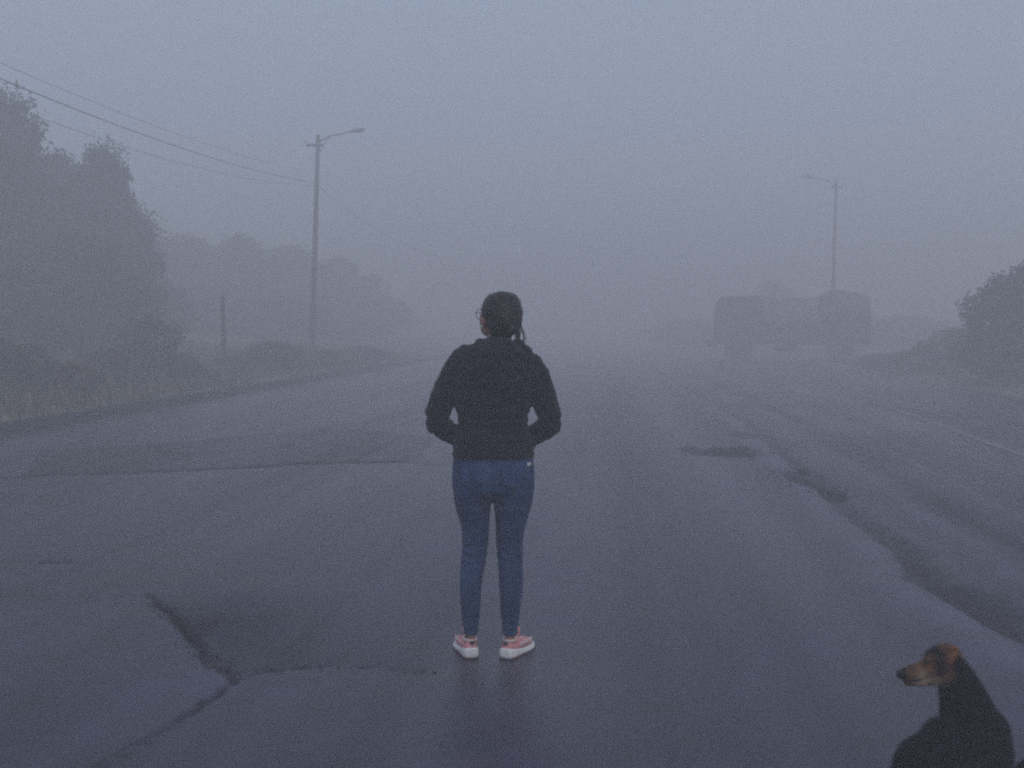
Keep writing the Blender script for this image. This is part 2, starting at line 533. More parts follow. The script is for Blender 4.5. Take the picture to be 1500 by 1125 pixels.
def build_setting():
    g = MB().add([(-390, -60, -.2), (390, -60, -.2), (390, 390, -.2), (-390, 390, -.2)], [(0, 1, 2, 3)])
    tag(g.build('ground', M['soil'], smooth=False), 'damp open ground fading into the fog', kind='structure')

    rows = np.concatenate([np.linspace(-12, 2.9, 14), 3 * (130 / 3) ** np.linspace(0, 1, 470)])
    u = np.linspace(0, 1, 760)
    Yg, U = np.meshgrid(rows, u, indexing='ij')
    X0 = kerb_x(Yg); X1 = right_x(Yg)
    X = X0 + (X1 - X0) * U
    Y = Yg
    Z = .028 * fbm(X * .35, Y * .22, 4) + .010 * fbm(X * 1.7, Y * 1.7, 3)
    tone = .4 * fbm(X * .7 + 40, Y * .18, 4)
    grav = np.zeros(X.shape); wet = np.zeros(X.shape)
    # long faint wheel tracks running with the road
    s = X - .088 * Y
    tone += .75 * fbm(s * 1.3 + 5, Y * .035, 3) + .75 * fbm(s * 4.5, Y * .07 + 3, 2)
    wet += .75 * fbm(s * 1.1 + 80, Y * .05, 3)
    # broken right-hand asphalt edge
    ey = np.array([-12, 4, 5.31, 6.0, 6.77, 7.6, 9, 10.4, 12, 14, 18, 24, 36, 60, 130])
    ex = np.array([1.7, 2.36, 2.42, 2.40, 2.36, 2.50, 2.62, 2.78, 3.0, 3.2, 3.62, 4.0, 4.72, 6.3, 11])
    xe = np.interp(Y, ey, ex) + .13 * fbm(Y * 1.5, Y * 0 + 3.3, 3) + .09 * fbm(Y * 6, Y * 0 + 8.3, 3)
    d = X - xe
    w = np.interp(Y, [0, 5, 7, 9, 12, 18, 40], [.40, .40, .36, .26, .30, .32, .3]) * (1 + .9 * fbm(Y * 1.1, X * 0 + 5.5, 4))
    deep = np.interp(Y, [0, 7.4, 8.4, 9.6, 10.5, 12.3, 14, 20, 40], [1, 1, .55, .25, .9, .8, .35, .25, .15])
    ch = sstep(-.015, .05, d) * (1 - sstep(w * .45, w, d))
    Z -= .060 * ch * deep + .012 * sstep(0, .03, d)
    Z += deep * .03 * ch * fbm(X * 14, Y * 14, 3)
    grav = np.maximum(grav, ch * (.25 + .5 * deep) * np.clip(.7 + 1.8 * fbm(X * 5, Y * 3, 4), 0, 1))
    # lip of the asphalt, worn smooth and pale
    lip = np.exp(-((d + .12) / .14) ** 2) * np.interp(Y, [0, 30, 60], [1, .6, 0])
    Z += .012 * lip
    tone += 1.4 * lip
    # second ridge and ruts on the shoulder
    for off, wd, hh, tn in ((.62, .10, .020, .5), (.92, .11, -.022, -.55), (1.22, .09, .016, .45), (1.6, .14, -.016, -.35), (2.1, .2, .012, .3)):
        rr = np.exp(-((d - off * (1 + .12 * fbm(Y * .3 + off * 9, Y * 0, 2)) - .02 * Y * (off - .6)) / wd) ** 2)
        rr = rr * (1 - sstep(26, 44, Y)) * np.clip(.8 + 1.6 * fbm(X * .6 + off * 7, Y * .25, 3), 0, 1.2)
        Z += 1.5 * hh * rr
        tone += 1.8 * tn * rr
    shoulder = sstep(.2, .9, d)
    grav = np.maximum(grav, shoulder * np.clip(.12 + .9 * fbm(X * .9, Y * .5, 4), 0, .5))

    def hole(cx, cy, rx, ry, dep, g_, w_):
        nonlocal Z, grav, wet, tone
        q = np.sqrt(((X - cx) / rx) ** 2 + ((Y - cy) / ry) ** 2) * (1 + 1.1 * fbm(X * 2.2 + cx * 3, Y * 2.2, 3))
        k = 1 - sstep(.72, 1.0, q)
        Z -= dep * k - .35 * dep * k * fbm(X * 9, Y * 9, 3)
        grav = np.maximum(grav, g_ * k); wet += w_ * k; tone -= .55 * k
    hole(2.62, 13.9, .48, .55, .08, .75, .1)
    hole(2.2, 14.2, .2, .3, .05, .6, .1)
    hole(2.86, 11.3, .15, .55, .06, .8, .1)
    hole(2.98, 10.5, .12, .3, .05, .7, .1)
    hole(3.1, 12.4, .12, .3, .05, .9, .2)
    hole(1.75, 26.5, .6, 2.0, .02, .2, .5)
    hole(3.3, 16.0, .2, .5, .03, .5, .1)
    hole(-2.95, 7.35, .13, .05, .015, .4, .1)
    # seams and old patches on the left
    def seam(pts, wd, dep, t=-.7, g_=.5, wob=.035):
        nonlocal Z, tone, grav
        q = poly_dist(X + wob * 2 * fbm(X * 3, Y * 3, 3), Y + wob * 2 * fbm(X * 3 + 9, Y * 3 + 4, 3), pts)
        k = np.exp(-(q / wd) ** 2) * np.clip(.75 + 1.5 * fbm(X * 1.1 + 31, Y * 1.1 + 7, 3), .1, 1)
        Z -= dep * k; tone += t * k; grav = np.maximum(grav, g_ * k)
    S = lambda *p: [on_ground(*q) for q in p]
    seam(S((0, 699), (180, 692), (300, 687), (420, 680), (520, 677), (612, 676), (665, 679)), .07, .03, -1.3, .5, .09)
    seam(S((215, 872), (236, 893), (262, 915), (284, 938), (300, 962), (332, 985), (338, 1000)), .022, .022, -1.2, .5, .04)
    seam(S((338, 996), (390, 982), (480, 975), (560, 979), (650, 987)), .012, .012, -.9, .3, .03)
    seam(S((338, 1000), (290, 1035), (230, 1075), (150, 1120), (80, 1170)), .013, .014, -.9, .6, .03)
    seam(S((0, 628), (120, 640), (235, 652), (245, 668), (420, 655), (470, 632), (560, 610)), .05, .010, -.9, .2, .2)
    seam(S((60, 823), (100, 824), (140, 821)), .02, .010, -.5, .3, .03)
    seam(S((560, 760), (640, 728), (690, 706)), .09, .004, .35, .0, .1)
    pin = S((215, 872), (262, 915), (300, 962), (332, 985), (480, 975), (650, 987), (700, 960), (560, 860), (380, 850))
    pm = inside(X + .1 * fbm(X * 2, Y * 2, 3), Y + .1 * fbm(X * 2 + 5, Y * 2, 3), pin)
    pm = pm * sstep(0, .9, poly_dist(X, Y, S((700, 960), (560, 860), (380, 850), (215, 872)))) * (.6 + .8 * (fbm(X * .8 + 3, Y * .8, 3) + .5))
    Z -= .008 * pm; tone -= .85 * pm
    pl = S((-40, 910), (215, 872), (262, 915), (300, 962), (332, 985), (338, 1000), (230, 1075), (60, 1180), (-300, 1180))
    pm = inside(X + .06 * fbm(X * 2, Y * 2, 3), Y, pl)
    Z += .010 * pm; tone += .34 * pm
    pt = S((40, 697), (300, 687), (612, 676), (640, 640), (480, 625), (240, 650), (60, 660))
    pm = inside(X + .15 * fbm(X * 2, Y * 2, 3), Y + .15 * fbm(X + 5, Y, 3), pt)
    tone -= .8 * pm
    # wet film where she stands
    wq = np.hypot((X + .18) / .75, (Y - 4.6) / 1.3) * (1 + .5 * fbm(X * 2, Y * 2, 3))
    wet += .50 * (1 - sstep(.2, 1.2, wq)); tone -= .25 * (1 - sstep(.2, 1.2, wq))
    # gutter along the left kerb
    kd = X - kerb_x(Y)
    Z -= .02 * np.exp(-(kd / .3) ** 2); grav = np.maximum(grav, .8 * np.exp(-(kd / .16) ** 2)); tone -= .4 * np.exp(-(kd / .5) ** 2)
    # fade to the verge on the right
    rd = right_x(Y) - X
    grav = np.maximum(grav, 1 - sstep(0, 1.2, rd + 1.2 * fbm(X, Y, 3)))
    Z -= .05 * (1 - sstep(0, .6, rd))
    me = grid_mesh('road', X, Y, Z, {'tone': tone, 'gravel': np.clip(grav, 0, 1), 'wet': np.clip(wet, -.4, 1)})
    tag(link('road', me, M['asphalt']), 'wide cracked wet asphalt road running into fog', kind='structure')

    # left kerb: low concrete edge, slightly uneven
    mb = MB(); rings = []
    for y in np.concatenate([np.linspace(-12, 12, 14), np.linspace(12.5, 70, 180), np.linspace(71, 130, 20)]):
        x = float(kerb_x(y)) + .02 * mnoise.noise((0, y * .7, 0)); h = .155 + .02 * mnoise.noise((3, y * .9, 1))
        rings.append([(x + .02, y, -.1), (x, y, h - .025), (x - .03, y, h), (x - .15, y, h + .004), (x - .17, y, -.1)])
    mb.rings(rings)
    tag(mb.build('kerb', M['kerb'], smooth='auto'), 'low dark kerb along the left of the road', kind='structure')

    # left verge and bank
    rows = np.concatenate([np.linspace(-12, 10, 12), np.linspace(11, 60, 150), np.linspace(62, 130, 20)])
    off = np.concatenate([np.linspace(.16, 8, 60), np.linspace(8.4, 60, 30)])
    Yg, O = np.meshgrid(rows, off, indexing='ij')
    X = kerb_x(Yg) - O
    Z = .14 + .05 * sstep(0, .8, O) + .45 * sstep(.6, 5, O) + 1.2 * sstep(4, 18, O) + .10 * fbm(X * .8, Yg * .8, 4) * sstep(0, 1.5, O)
    Z[:, 0] = .13
    tag(link('verge', grid_mesh('verge', X, Yg, Z), M['soil']), 'grassy earth bank left of the kerb', kind='structure')
    # right verge
    off = np.concatenate([np.linspace(-.4, 6, 46), np.linspace(6.5, 70, 30)])
    Yg, O = np.meshgrid(rows, off, indexing='ij')
    X = right_x(Yg) + O
    Z = -.045 + .10 * sstep(-.2, .9, O) + .3 * sstep(.8, 6, O) + .8 * sstep(6, 30, O) + .10 * fbm(X * .8, Yg * .8, 4) * sstep(0, 1.5, O)
    tag(link('verge', grid_mesh('verge', X, Yg, Z), M['soil']), 'rough earth verge right of the paved shoulder', kind='structure')

    # thin worn edge line on the far right shoulder
    pts = [at(1290, 592, 1), ]
    mb = MB(); line = [on_ground(1285, 590), on_ground(1345, 611), on_ground(1395, 628), on_ground(1440, 645), on_ground(1520, 672)]
    rings_l, rings_r = [], []
    n = 60
    for k in range(n + 1):
        t = k / n * (len(line) - 1); i = min(int(t), len(line) - 2); f = t - i
        x = line[i][0] * (1 - f) + line[i + 1][0] * f; y = line[i][1] * (1 - f) + line[i + 1][1] * f
        wv = .07 + .03 * mnoise.noise((k * .4, 2, 0))
        rings_l.append((x - wv, y)); rings_r.append((x + wv, y))
    vs = []; fs = []
    bpy.context.view_layer.update()
    ro = bpy.data.objects['road']
    for (a, b) in zip(rings_l, rings_r):
        for q in (a, b):
            hit, loc, no, ix = ro.ray_cast(Vector((q[0], q[1], 2)), Vector((0, 0, -1)))
            vs.append((q[0], q[1], (loc.z if hit else 0) + .006))
    for k in range(n):
        fs.append((2 * k, 2 * k + 1, 2 * k + 3, 2 * k + 2))
    mb.add(vs, fs)
    tag(mb.build('road_marking', M['paint']), 'thin worn pale edge line on the right shoulder', kind='structure')


def ground_z(x, y):
    """height of the land under (x, y)"""
    for nm in ('verge', 'verge.001', 'road'):
        o = bpy.data.objects[nm]
        hit, loc, no, ix = o.ray_cast(Vector((x, y, 30)), Vector((0, 0, -1)))
        if hit: return loc.z
    return -.2


build_setting()


# ------------------------------------------------------------------ vegetation
def leaf_cloud(mb_v, mb_f, c, r, n, size, r_):
    """n leaf quads spread through an ellipsoid clump"""
    for _ in range(n):
        while True:
            p = Vector((r_.uniform(-1, 1), r_.uniform(-1, 1), r_.uniform(-1, 1)))
            if p.length <= 1: break
        p = p * (.55 + .45 * r_.random())
        p = Vector((p.x * r[0], p.y * r[1], p.z * r[2])) + c
        a = Vector((r_.gauss(0, 1), r_.gauss(0, 1), r_.gauss(0, .7))).normalized()
        b = a.cross(Vector((r_.gauss(0, 1), r_.gauss(0, 1), r_.gauss(0, 1)))).normalized()
        s = size * r_.uniform(.6, 1.3)
        o = len(mb_v)
        mb_v += [tuple(p - a * s), tuple(p + b * s * .42), tuple(p + a * s), tuple(p - b * s * .42 + a.cross(b) * s * .15)]
        mb_f.append((o, o + 1, o + 2, o + 3))


def make_tree_meshes(seed, H, W, base, nclump, nleaf, lsize, flat=1.0):
    """crown and trunk meshes of a tree H high and W wide whose crown starts at base"""
    r_ = random.Random(seed)
    v, f = [], []
    trunk = MB()
    top = Vector((r_.uniform(-.2, .2), r_.uniform(-.2, .2), H * .75))
    trunk.tube([(0, 0, -.3), (r_.uniform(-.1, .1), 0, H * .2), (top.x * .6, top.y * .6, H * .45), tuple(top)], [.03 * H, .023 * H, .016 * H, .006 * H], 8)
    ch = H - base
    for k in range(nclump):
        t = (k + .5) / nclump
        z = base + ch * (.12 + .76 * t)
        env = math.sin(math.pi * min(1, .16 + .84 * t ** .85)) ** .6
        if t > .9: env *= .6
        a = k * 2.399 + r_.uniform(-.5, .5)
        rad = W * .5 * env * math.sqrt(r_.uniform(.1, .75))
        c = Vector((math.cos(a) * rad, math.sin(a) * rad, z))
        cr = W * r_.uniform(.10, .24)
        if r_.random() < .06: c += Vector((r_.gauss(0, .04), r_.gauss(0, .04), abs(r_.gauss(0, .03)))) * H
        leaf_cloud(v, f, c, (cr, cr, cr * .75 * flat), nleaf, lsize, r_)
        if k % 2 == 0:
            s = Vector((top.x * .5, top.y * .5, max(base * .6, z - ch * .25)))
            trunk.tube([s, s.lerp(c, .55) + Vector((0, 0, -.1)), c], [.010 * H, .007 * H, .003 * H], 5)
    me = bpy.data.meshes.new('crown'); me.from_pydata(v, [], f)
    return me, trunk.mesh('trunk')


TREE_MESH = {}


def tree(kind, x, y, h, w, label, cat, group, name, mat, rz=0.0, zoff=0.0):
    """kind is the mesh variant; the copy is scaled to h by w"""
    me_c, me_t, H, W = TREE_MESH[kind]
    o = empty(name, (x, y, ground_z(x, y) + zoff), rz)
    o.scale = (w / W, w / W, h / H)
    tag(o, label, cat, group)
    c = me_c if not len(me_c.materials) or me_c.materials[0] == mat else me_c.copy()
    if len(c.materials): c.materials[0] = mat
    else: c.materials.append(mat)
    co = bpy.data.objects.new('crown' if cat == 'tree' else 'foliage', c); COL.objects.link(co); co.parent = o
    if not len(me_t.materials): me_t.materials.append(M['bark'])
    to = bpy.data.objects.new('trunk' if cat == 'tree' else 'stem', me_t); COL.objects.link(to); to.parent = o
    return o


TREE_MESH['tall'] = (*make_tree_meshes(1, 7.5, 5.5, .25, 64, 300, .105), 7.5, 5.5)
TREE_MESH['tall2'] = (*make_tree_meshes(2, 6.5, 5.0, .2, 56, 300, .10), 6.5, 5.0)
TREE_MESH['mid'] = (*make_tree_meshes(3, 4.5, 4.2, .0, 44, 280, .092), 4.5, 4.2)
TREE_MESH['mid2'] = (*make_tree_meshes(13, 4.5, 4.6, .0, 46, 280, .092), 4.5, 4.6)
TREE_MESH['mid3'] = (*make_tree_meshes(23, 4.5, 3.6, .0, 42, 280, .088), 4.5, 3.6)
TREE_MESH['bush'] = (*make_tree_meshes(4, 1.6, 2.0, .1, 26, 210, .05), 1.6, 2.0)
TREE_MESH['bush2'] = (*make_tree_meshes(5, 1.5, 2.2, .05, 24, 210, .055), 1.5, 2.2)

GT = 'trees in the fog on the left bank'
GB = 'bushes along the left verge'
GR = 'bushes on the right verge'


def ptree(px, top, Y, wpx, kind, label, cat, group, name, mat):
    p = at(px, top, Y)
    g = ground_z(p.x, Y)
    h = max(.5, p.z - g)
    return tree(kind, p.x, Y, h, wpx / F * Y, label, cat, group, name, M[mat], rz=random.uniform(0, 6.28))


for a in [
    (-120, 70, 24, 300, 'tall2', 'tall dense tree at the far left edge, cut by the frame', 'leaf_dark'),
    (5, 108, 27, 230, 'tall', 'tallest dark tree crown at the left edge below the wires', 'leaf_dark'),
    (85, 205, 30, 190, 'mid', 'tree filling the dip between the two tallest left crowns', 'leaf_dark'),
    (150, 190, 29, 170, 'tall', 'second tall tree, its rounded crown right of the tallest one', 'leaf_dark'),
    (185, 290, 31, 120, 'mid3', 'lower tree against the right flank of the second tall crown', 'leaf_dark'),
    (265, 335, 38, 170, 'mid', 'flat topped pale tree above the short post', 'leaf_mid'),
    (350, 338, 40, 190, 'mid2', 'middle tree of the low row left of the lamp pole', 'leaf_dark'),
    (425, 352, 42, 170, 'mid3', 'faint tree directly behind the left lamp pole', 'leaf_mid'),
    (495, 372, 45, 160, 'mid2', 'faint tree just right of the left lamp pole', 'leaf_dark'),
    (550, 425, 48, 150, 'mid3', 'faintest low tree at the right end of the left row', 'leaf_mid'),
    (110, 330, 25, 240, 'mid', 'broad low tree under the two tall left crowns', 'leaf_dark'),
    (300, 420, 35, 210, 'mid2', 'low tree behind the short post', 'leaf_dark'),
    (410, 430, 36, 200, 'mid3', 'low tree between the short post and the left lamp pole', 'leaf_dark'),
    (200, 400, 28, 230, 'mid2', 'broad low tree in front of the dip right of the tall crowns', 'leaf_dark'),
    (15, 380, 23, 260, 'mid3', 'low spreading tree at the left edge under the tallest crown', 'leaf_dark'),
    (500, 455, 40, 170, 'mid', 'low pale tree where the left bank fades away', 'leaf_mid'),
]:
    ptree(a[0], a[1], a[2] * (1.24 if a[0] < 200 else 1.6), a[3], a[4], a[5], 'tree', GT, 'tree', a[6])
for a in [
    (-5, 495, 19.5, 150, 'bush', 'dark green bush at the left edge above the kerb', 'leaf_mid'),
    (48, 503, 21, 100, 'bush2', 'dark bush beside the one at the left edge', 'leaf_dark'),
    (105, 528, 20, 110, 'bush2', 'low brownish bush near the left end of the kerb', 'leaf_brown'),
    (215, 462, 25, 150, 'bush', 'largest greenish bush left of the short post', 'leaf_mid'),
    (160, 505, 23, 120, 'bush2', 'brown bush left of the largest greenish bush', 'leaf_brown'),
    (275, 520, 26, 100, 'bush2', 'low bush between the largest bush and the short post', 'leaf_mid'),
    (345, 525, 31, 90, 'bush', 'small bush at the foot of the short post', 'leaf_brown'),
    (400, 498, 33, 130, 'bush', 'round dark bush right of the short post', 'leaf_dark'),
    (470, 510, 37, 110, 'bush2', 'faint bush at the foot of the left lamp pole', 'leaf_mid'),
    (535, 505, 42, 100, 'bush', 'faint bush where the kerb fades into the fog', 'leaf_mid'),
]:
    ptree(a[0], a[1], a[2], a[3], a[4], a[5], 'bush', GB, 'bush', a[6])
for a in [
    (1515, 372, 29, 200, 'mid', 'tall dark bush cut by the right edge', 'leaf_dark'),
    (1455, 412, 30, 130, 'bush', 'rounded bush leaning on the tall one at the right edge', 'leaf_dark'),
    (1400, 478, 36, 120, 'bush2', 'lower bush left of the rounded right hand one', 'leaf_mid'),
    (1335, 512, 38, 120, 'bush2', 'low brown bush midway between truck and right edge', 'leaf_brown'),
    (1480, 500, 31, 140, 'bush', 'low bush in front of the tall right hand bush', 'leaf_mid'),
    (1285, 518, 42, 90, 'bush', 'small bush beside the right end of the truck', 'leaf_brown'),
]:
    ptree(a[0], a[1], a[2], a[3], a[4], a[5], 'bush', GR, 'bush', a[6])
for a in [
    (1130, 406, 80, 110, 'mid3', 'faint tree behind the cab of the truck', 'leaf_dark'),
    (1225, 420, 68, 110, 'mid', 'faint rounded tree behind the rear of the truck', 'leaf_brown'),
    (1010, 465, 84, 140, 'mid3', 'barely visible tree left of the truck', 'leaf_dark'),
    (1330, 460, 72, 190, 'mid2', 'barely visible tree right of the truck', 'leaf_mid'),
]:
    ptree(a[0], a[1], a[2], a[3], a[4], a[5], 'tree', 'trees far back on the right', 'tree', a[6])


def grass_patch(name, label, spots, hmin, hmax, mat, wd=.012):
    v, f = [], []
    for (x, y) in spots:
        z = ground_z(x, y) - .02
        h = random.uniform(hmin, hmax); a = random.uniform(0, 6.28); l = random.uniform(.1, .6) * h
        dx, dy = math.cos(a), math.sin(a)
        px_, py_ = -dy * wd, dx * wd
        o = len(v)
        v += [(x - px_, y - py_, z), (x + px_, y + py_, z), (x + dx * l * .4 + px_ * .7, y + dy * l * .4 + py_ * .7, z + h * .6),
              (x + dx * l * .4 - px_ * .7, y + dy * l * .4 - py_ * .7, z + h * .6), (x + dx * l, y + dy * l, z + h)]
        f += [(o, o + 1, o + 2, o + 3), (o + 3, o + 2, o + 4)]
    me = bpy.data.meshes.new(name); me.from_pydata(v, [], f)
    return tag(link(name, me, M[mat]), label, kind='stuff')


sp = []
while len(sp) < 11000:
    y = 14 + 40 * random.random() ** 1.5
    o = .2 + 6 * random.random() ** 1.4
    x = float(kerb_x(y)) - o
    if mnoise.noise((x * .6, y * .6, 0)) + random.uniform(-.3, .5) > 0: sp.append((x, y))
grass_patch('verge_grass', 'dry grass and weeds on the bank behind the left kerb', sp, .08, .5, 'grass', .014)
sp = []
while len(sp) < 5000:
    y = 20 + 30 * random.random()
    x = float(right_x(y)) + .2 + 6 * random.random() ** 1.3
    if mnoise.noise((x * .6, y * .6, 0)) + random.uniform(-.3, .5) > 0: sp.append((x, y))
grass_patch('verge_grass', 'dry grass on the right verge', sp, .08, .3, 'grass', .014)
# weeds and straw rooted in the seam at the lower left
line = [on_ground(*q) for q in ((322, 1008), (290, 1035), (260, 1058), (230, 1075), (205, 1090), (180, 1102), (145, 1123))]
sp = []
for _ in range(420):
    t = random.random() * (len(line) - 1); i = min(int(t), len(line) - 2); f = t - i
    if mnoise.noise((t * 3.1, .5, 7)) < -.12: continue
    sp.append((line[i][0] * (1 - f) + line[i + 1][0] * f + random.gauss(0, .007), line[i][1] * (1 - f) + line[i + 1][1] * f + random.gauss(0, .007)))
grass_patch('crack_weeds', 'short dry weeds growing along the lower left road seam', sp, .004, .018, 'straw', .002)



def stones(name, label, spots, mat):
    v, f = [], []
    ico = [(0, 0, 1), (.9, 0, .3), (.28, .85, .3), (-.72, .53, .25), (-.72, -.53, .3), (.28, -.85, .35), (.7, .5, -.4), (-.28, .85, -.4), (-.9, 0, -.4), (-.28, -.85, -.4), (.72, -.52, -.4)]
    fc = [(0, 1, 2), (0, 2, 3), (0, 3, 4), (0, 4, 5), (0, 5, 1), (1, 6, 2), (2, 6, 7), (2, 7, 3), (3, 7, 8), (3, 8, 4), (4, 8, 9), (4, 9, 5), (5, 9, 10), (5, 10, 1), (1, 10, 6)]
    for x, y, r_ in spots:
        z = ground_z(x, y) + r_ * .15
        a = random.uniform(0, 6.28); ca, sa = math.cos(a), math.sin(a)
        sx, sy, sz = r_ * random.uniform(.7, 1.4), r_ * random.uniform(.7, 1.2), r_ * random.uniform(.5, .9)
        o = len(v)
        for (px_, py_, pz_) in ico:
            j = random.uniform(.8, 1.15)
            v.append((x + (ca * px_ * sx - sa * py_ * sy) * j, y + (sa * px_ * sx + ca * py_ * sy) * j, z + pz_ * sz * j))
        f += [tuple(i + o for i in q) for q in fc]
    me = bpy.data.meshes.new(name); me.from_pydata(v, [], f)
    return tag(link(name, me, mat, None, False), label, kind='stuff')


M['stone'] = simple('broken_asphalt_crumbs', (.05, .047, .056), .85, .4, 30, .4, 200)
sp = []
ey = [4, 5.31, 6.77, 9, 10.4, 12, 14, 18, 24, 34]
ex = [2.36, 2.42, 2.36, 2.62, 2.78, 3.0, 3.2, 3.62, 4.0, 4.6]
for _ in range(2600):
    y = 4 + 26 * random.random() ** 1.7
    x = float(np.interp(y, ey, ex)) + random.uniform(.02, .16) + abs(random.gauss(0, .12))
    if mnoise.noise((x * 2, y * .9, 3)) + random.uniform(-.35, .5) > 0: sp.append((x, y, .003 + .008 * random.random() ** 3))
for _ in range(500):
    sp.append((2.6 + random.gauss(0, .3), 13.9 + random.gauss(0, .35), .005 + .014 * random.random() ** 3))
for _ in range(500):
    sp.append((2.9 + random.gauss(0, .14), 11.2 + random.gauss(0, .5), .005 + .012 * random.random() ** 3))
line = [on_ground(*q) for q in ((215, 872), (262, 915), (300, 962), (332, 985), (480, 975), (640, 985))]
for _ in range(700):
    t = random.random() * 3.2 if random.random() < .8 else random.random() * 5; i = min(int(t), 4); f_ = t - i
    sp.append((line[i][0] * (1 - f_) + line[i + 1][0] * f_ + random.gauss(0, .03), line[i][1] * (1 - f_) + line[i + 1][1] * f_ + random.gauss(0, .03), .0025 + .007 * random.random() ** 3))
stones('loose_gravel', 'loose asphalt crumbs and grit along the broken road edges', sp, M['stone'])


# ------------------------------------------------------------------ lamp poles, post, cables
def lamp_pole(px_top, py_top, px_base, Y, arm_dx, label, up=.35):
    top = at(px_top, py_top, Y)
    bx = at(px_base, 545, Y).x
    gz = ground_z(bx, Y)
    root = empty('street_lamp', (bx, Y, gz))
    H = top.z - gz; lean = top.x - bx
    P = lambda t: Vector((lean * t, 0, H * t))
    MB().tube([P(-.03), P(.3), P(.7), P(1)], [.115, .10, .085, .07], 12).build('pole', M['pole'], root)
    t0 = P(.965)
    tip = t0 + Vector((arm_dx, -.15, up))
    s = 1 if arm_dx > 0 else -1
    MB().tube([t0, t0.lerp(tip, .4) + Vector((0, 0, .08)), tip], [.032, .03, .026], 8).build('arm', M['galv'], root)
    br = MB()
    br.tube([t0 - Vector((0, 0, .45)), t0.lerp(tip, .35) + Vector((0, 0, .05))], .014, 6)
    br.build('brace', M['galv'], root)
    hd = MB()
    rot = Matrix.Rotation(-s * R(10), 3, 'Y')
    rings = []
    for q, w, h in ((0, .05, .05), (.1, .10, .07), (.3, .13, .09), (.48, .11, .06), (.56, .05, .03)):
        rings.append([tip + rot @ Vector((s * q, .5 * w * 2 * math.cos(a), h * math.sin(a) * (1 if math.sin(a) > 0 else .55))) for a in [k * math.pi / 6 for k in range(12)]])
    hd.rings(rings)
    head = hd.build('lamp_head', M['galv'], root)
    MB().ell(tip + rot @ Vector((s * .3, 0, -.05)), (.17, .085, .04)).build('lens', M['glass_lens'], head)
    ca = MB().box(P(.955) + Vector((-s * .12, .1, 0)), (.62, .09, .09), bev=.01)
    ca.build('crossarm', M['pole'], root)
    for q in (-.36, .12):
        i = MB()
        b0 = P(.955) + Vector((-s * .12 + q * s, .1, .045))
        i.tube([b0, b0 + Vector((0, 0, .05)), b0 + Vector((0, 0, .055)), b0 + Vector((0, 0, .12))], [.012, .012, .035, .02], 8)
        i.build('insulator', M['chrome'], root)
    tag(root, label, 'street lamp', 'street lamps on both sides of the road')
    return root, gz


lamp_pole(466, 197, 457, 42, 1.2, 'street lamp on the left bank with cables and its arm over the road')
lamp_pole(1225, 262, 1217, 60, -1.25, 'street lamp rising from behind the truck on the right')
# the next pole of the line stands beside the photographer, outside the frame
pz = ground_z(-11.0, 2.0)
pr = empty('utility_pole', (-11.0, 2.0, pz))
MB().tube([(0, 0, -.3), (0, 0, 3), (0, 0, 7.4)], [.13, .11, .08], 12).build('pole', M['pole'], pr)
MB().box((0, .1, 6.4), (.9, .09, .09), bev=.01).build('crossarm', M['pole'], pr)
tag(pr, 'wooden utility pole on the left bank nearest the camera', 'utility pole')


def cable(p0, p1, sag, r, label, p2=None, sag2=.7):
    pts = []
    n = 40
    for k in range(n + 1):
        t = k / n
        p = Vector(p0).lerp(Vector(p1), t); p.z -= sag * 4 * t * (1 - t); pts.append(p)
    if p2:
        for k in range(1, n + 1):
            t = k / n
            p = Vector(p1).lerp(Vector(p2), t); p.z -= sag2 * 4 * t * (1 - t); pts.append(p)
    o = MB().tube(pts, r, 6).build('power_cable', M['cable'])
    tag(o, label, 'cable', 'cables strung to the left street lamp')


att = at(460, 270, 42)
zz = lambda py: at(460, py, 42).z
cable((-11.0, 2, 6.9), (att.x, 42, zz(268)), .86, .010, 'thickest dark cable sloping down to the left street lamp', (-3.6, 82, 6.6), .9)
cable((-11.2, 2, 7.25), (att.x - .1, 42, zz(252)), .88, .0048, 'upper thin cable, highest of the lines at the left edge')
cable((-10.8, 2, 6.7), (att.x + .1, 42, zz(272)), 1.2, .0052, 'lowest sagging cable just over the left tree crowns')

pb = at(329, 560, 31)
gz = ground_z(pb.x, 31)
ptop = at(326, 433, 31)
po = empty('wooden_post', (pb.x, 31, gz))
MB().tube([(0, 0, -.3), ((ptop.x - pb.x) * .5, 0, (ptop.z - gz) * .5), (ptop.x - pb.x, 0, ptop.z - gz)], [.065, .058, .05], 10).build('post', M['pole'], po)
MB().tube([(ptop.x - pb.x, 0, ptop.z - gz - .002), (ptop.x - pb.x, 0, ptop.z - gz + .03)], [.06, .03], 10).build('cap', M['galv'], po)
tag(po, 'short bare post standing on the left bank among bushes', 'post')


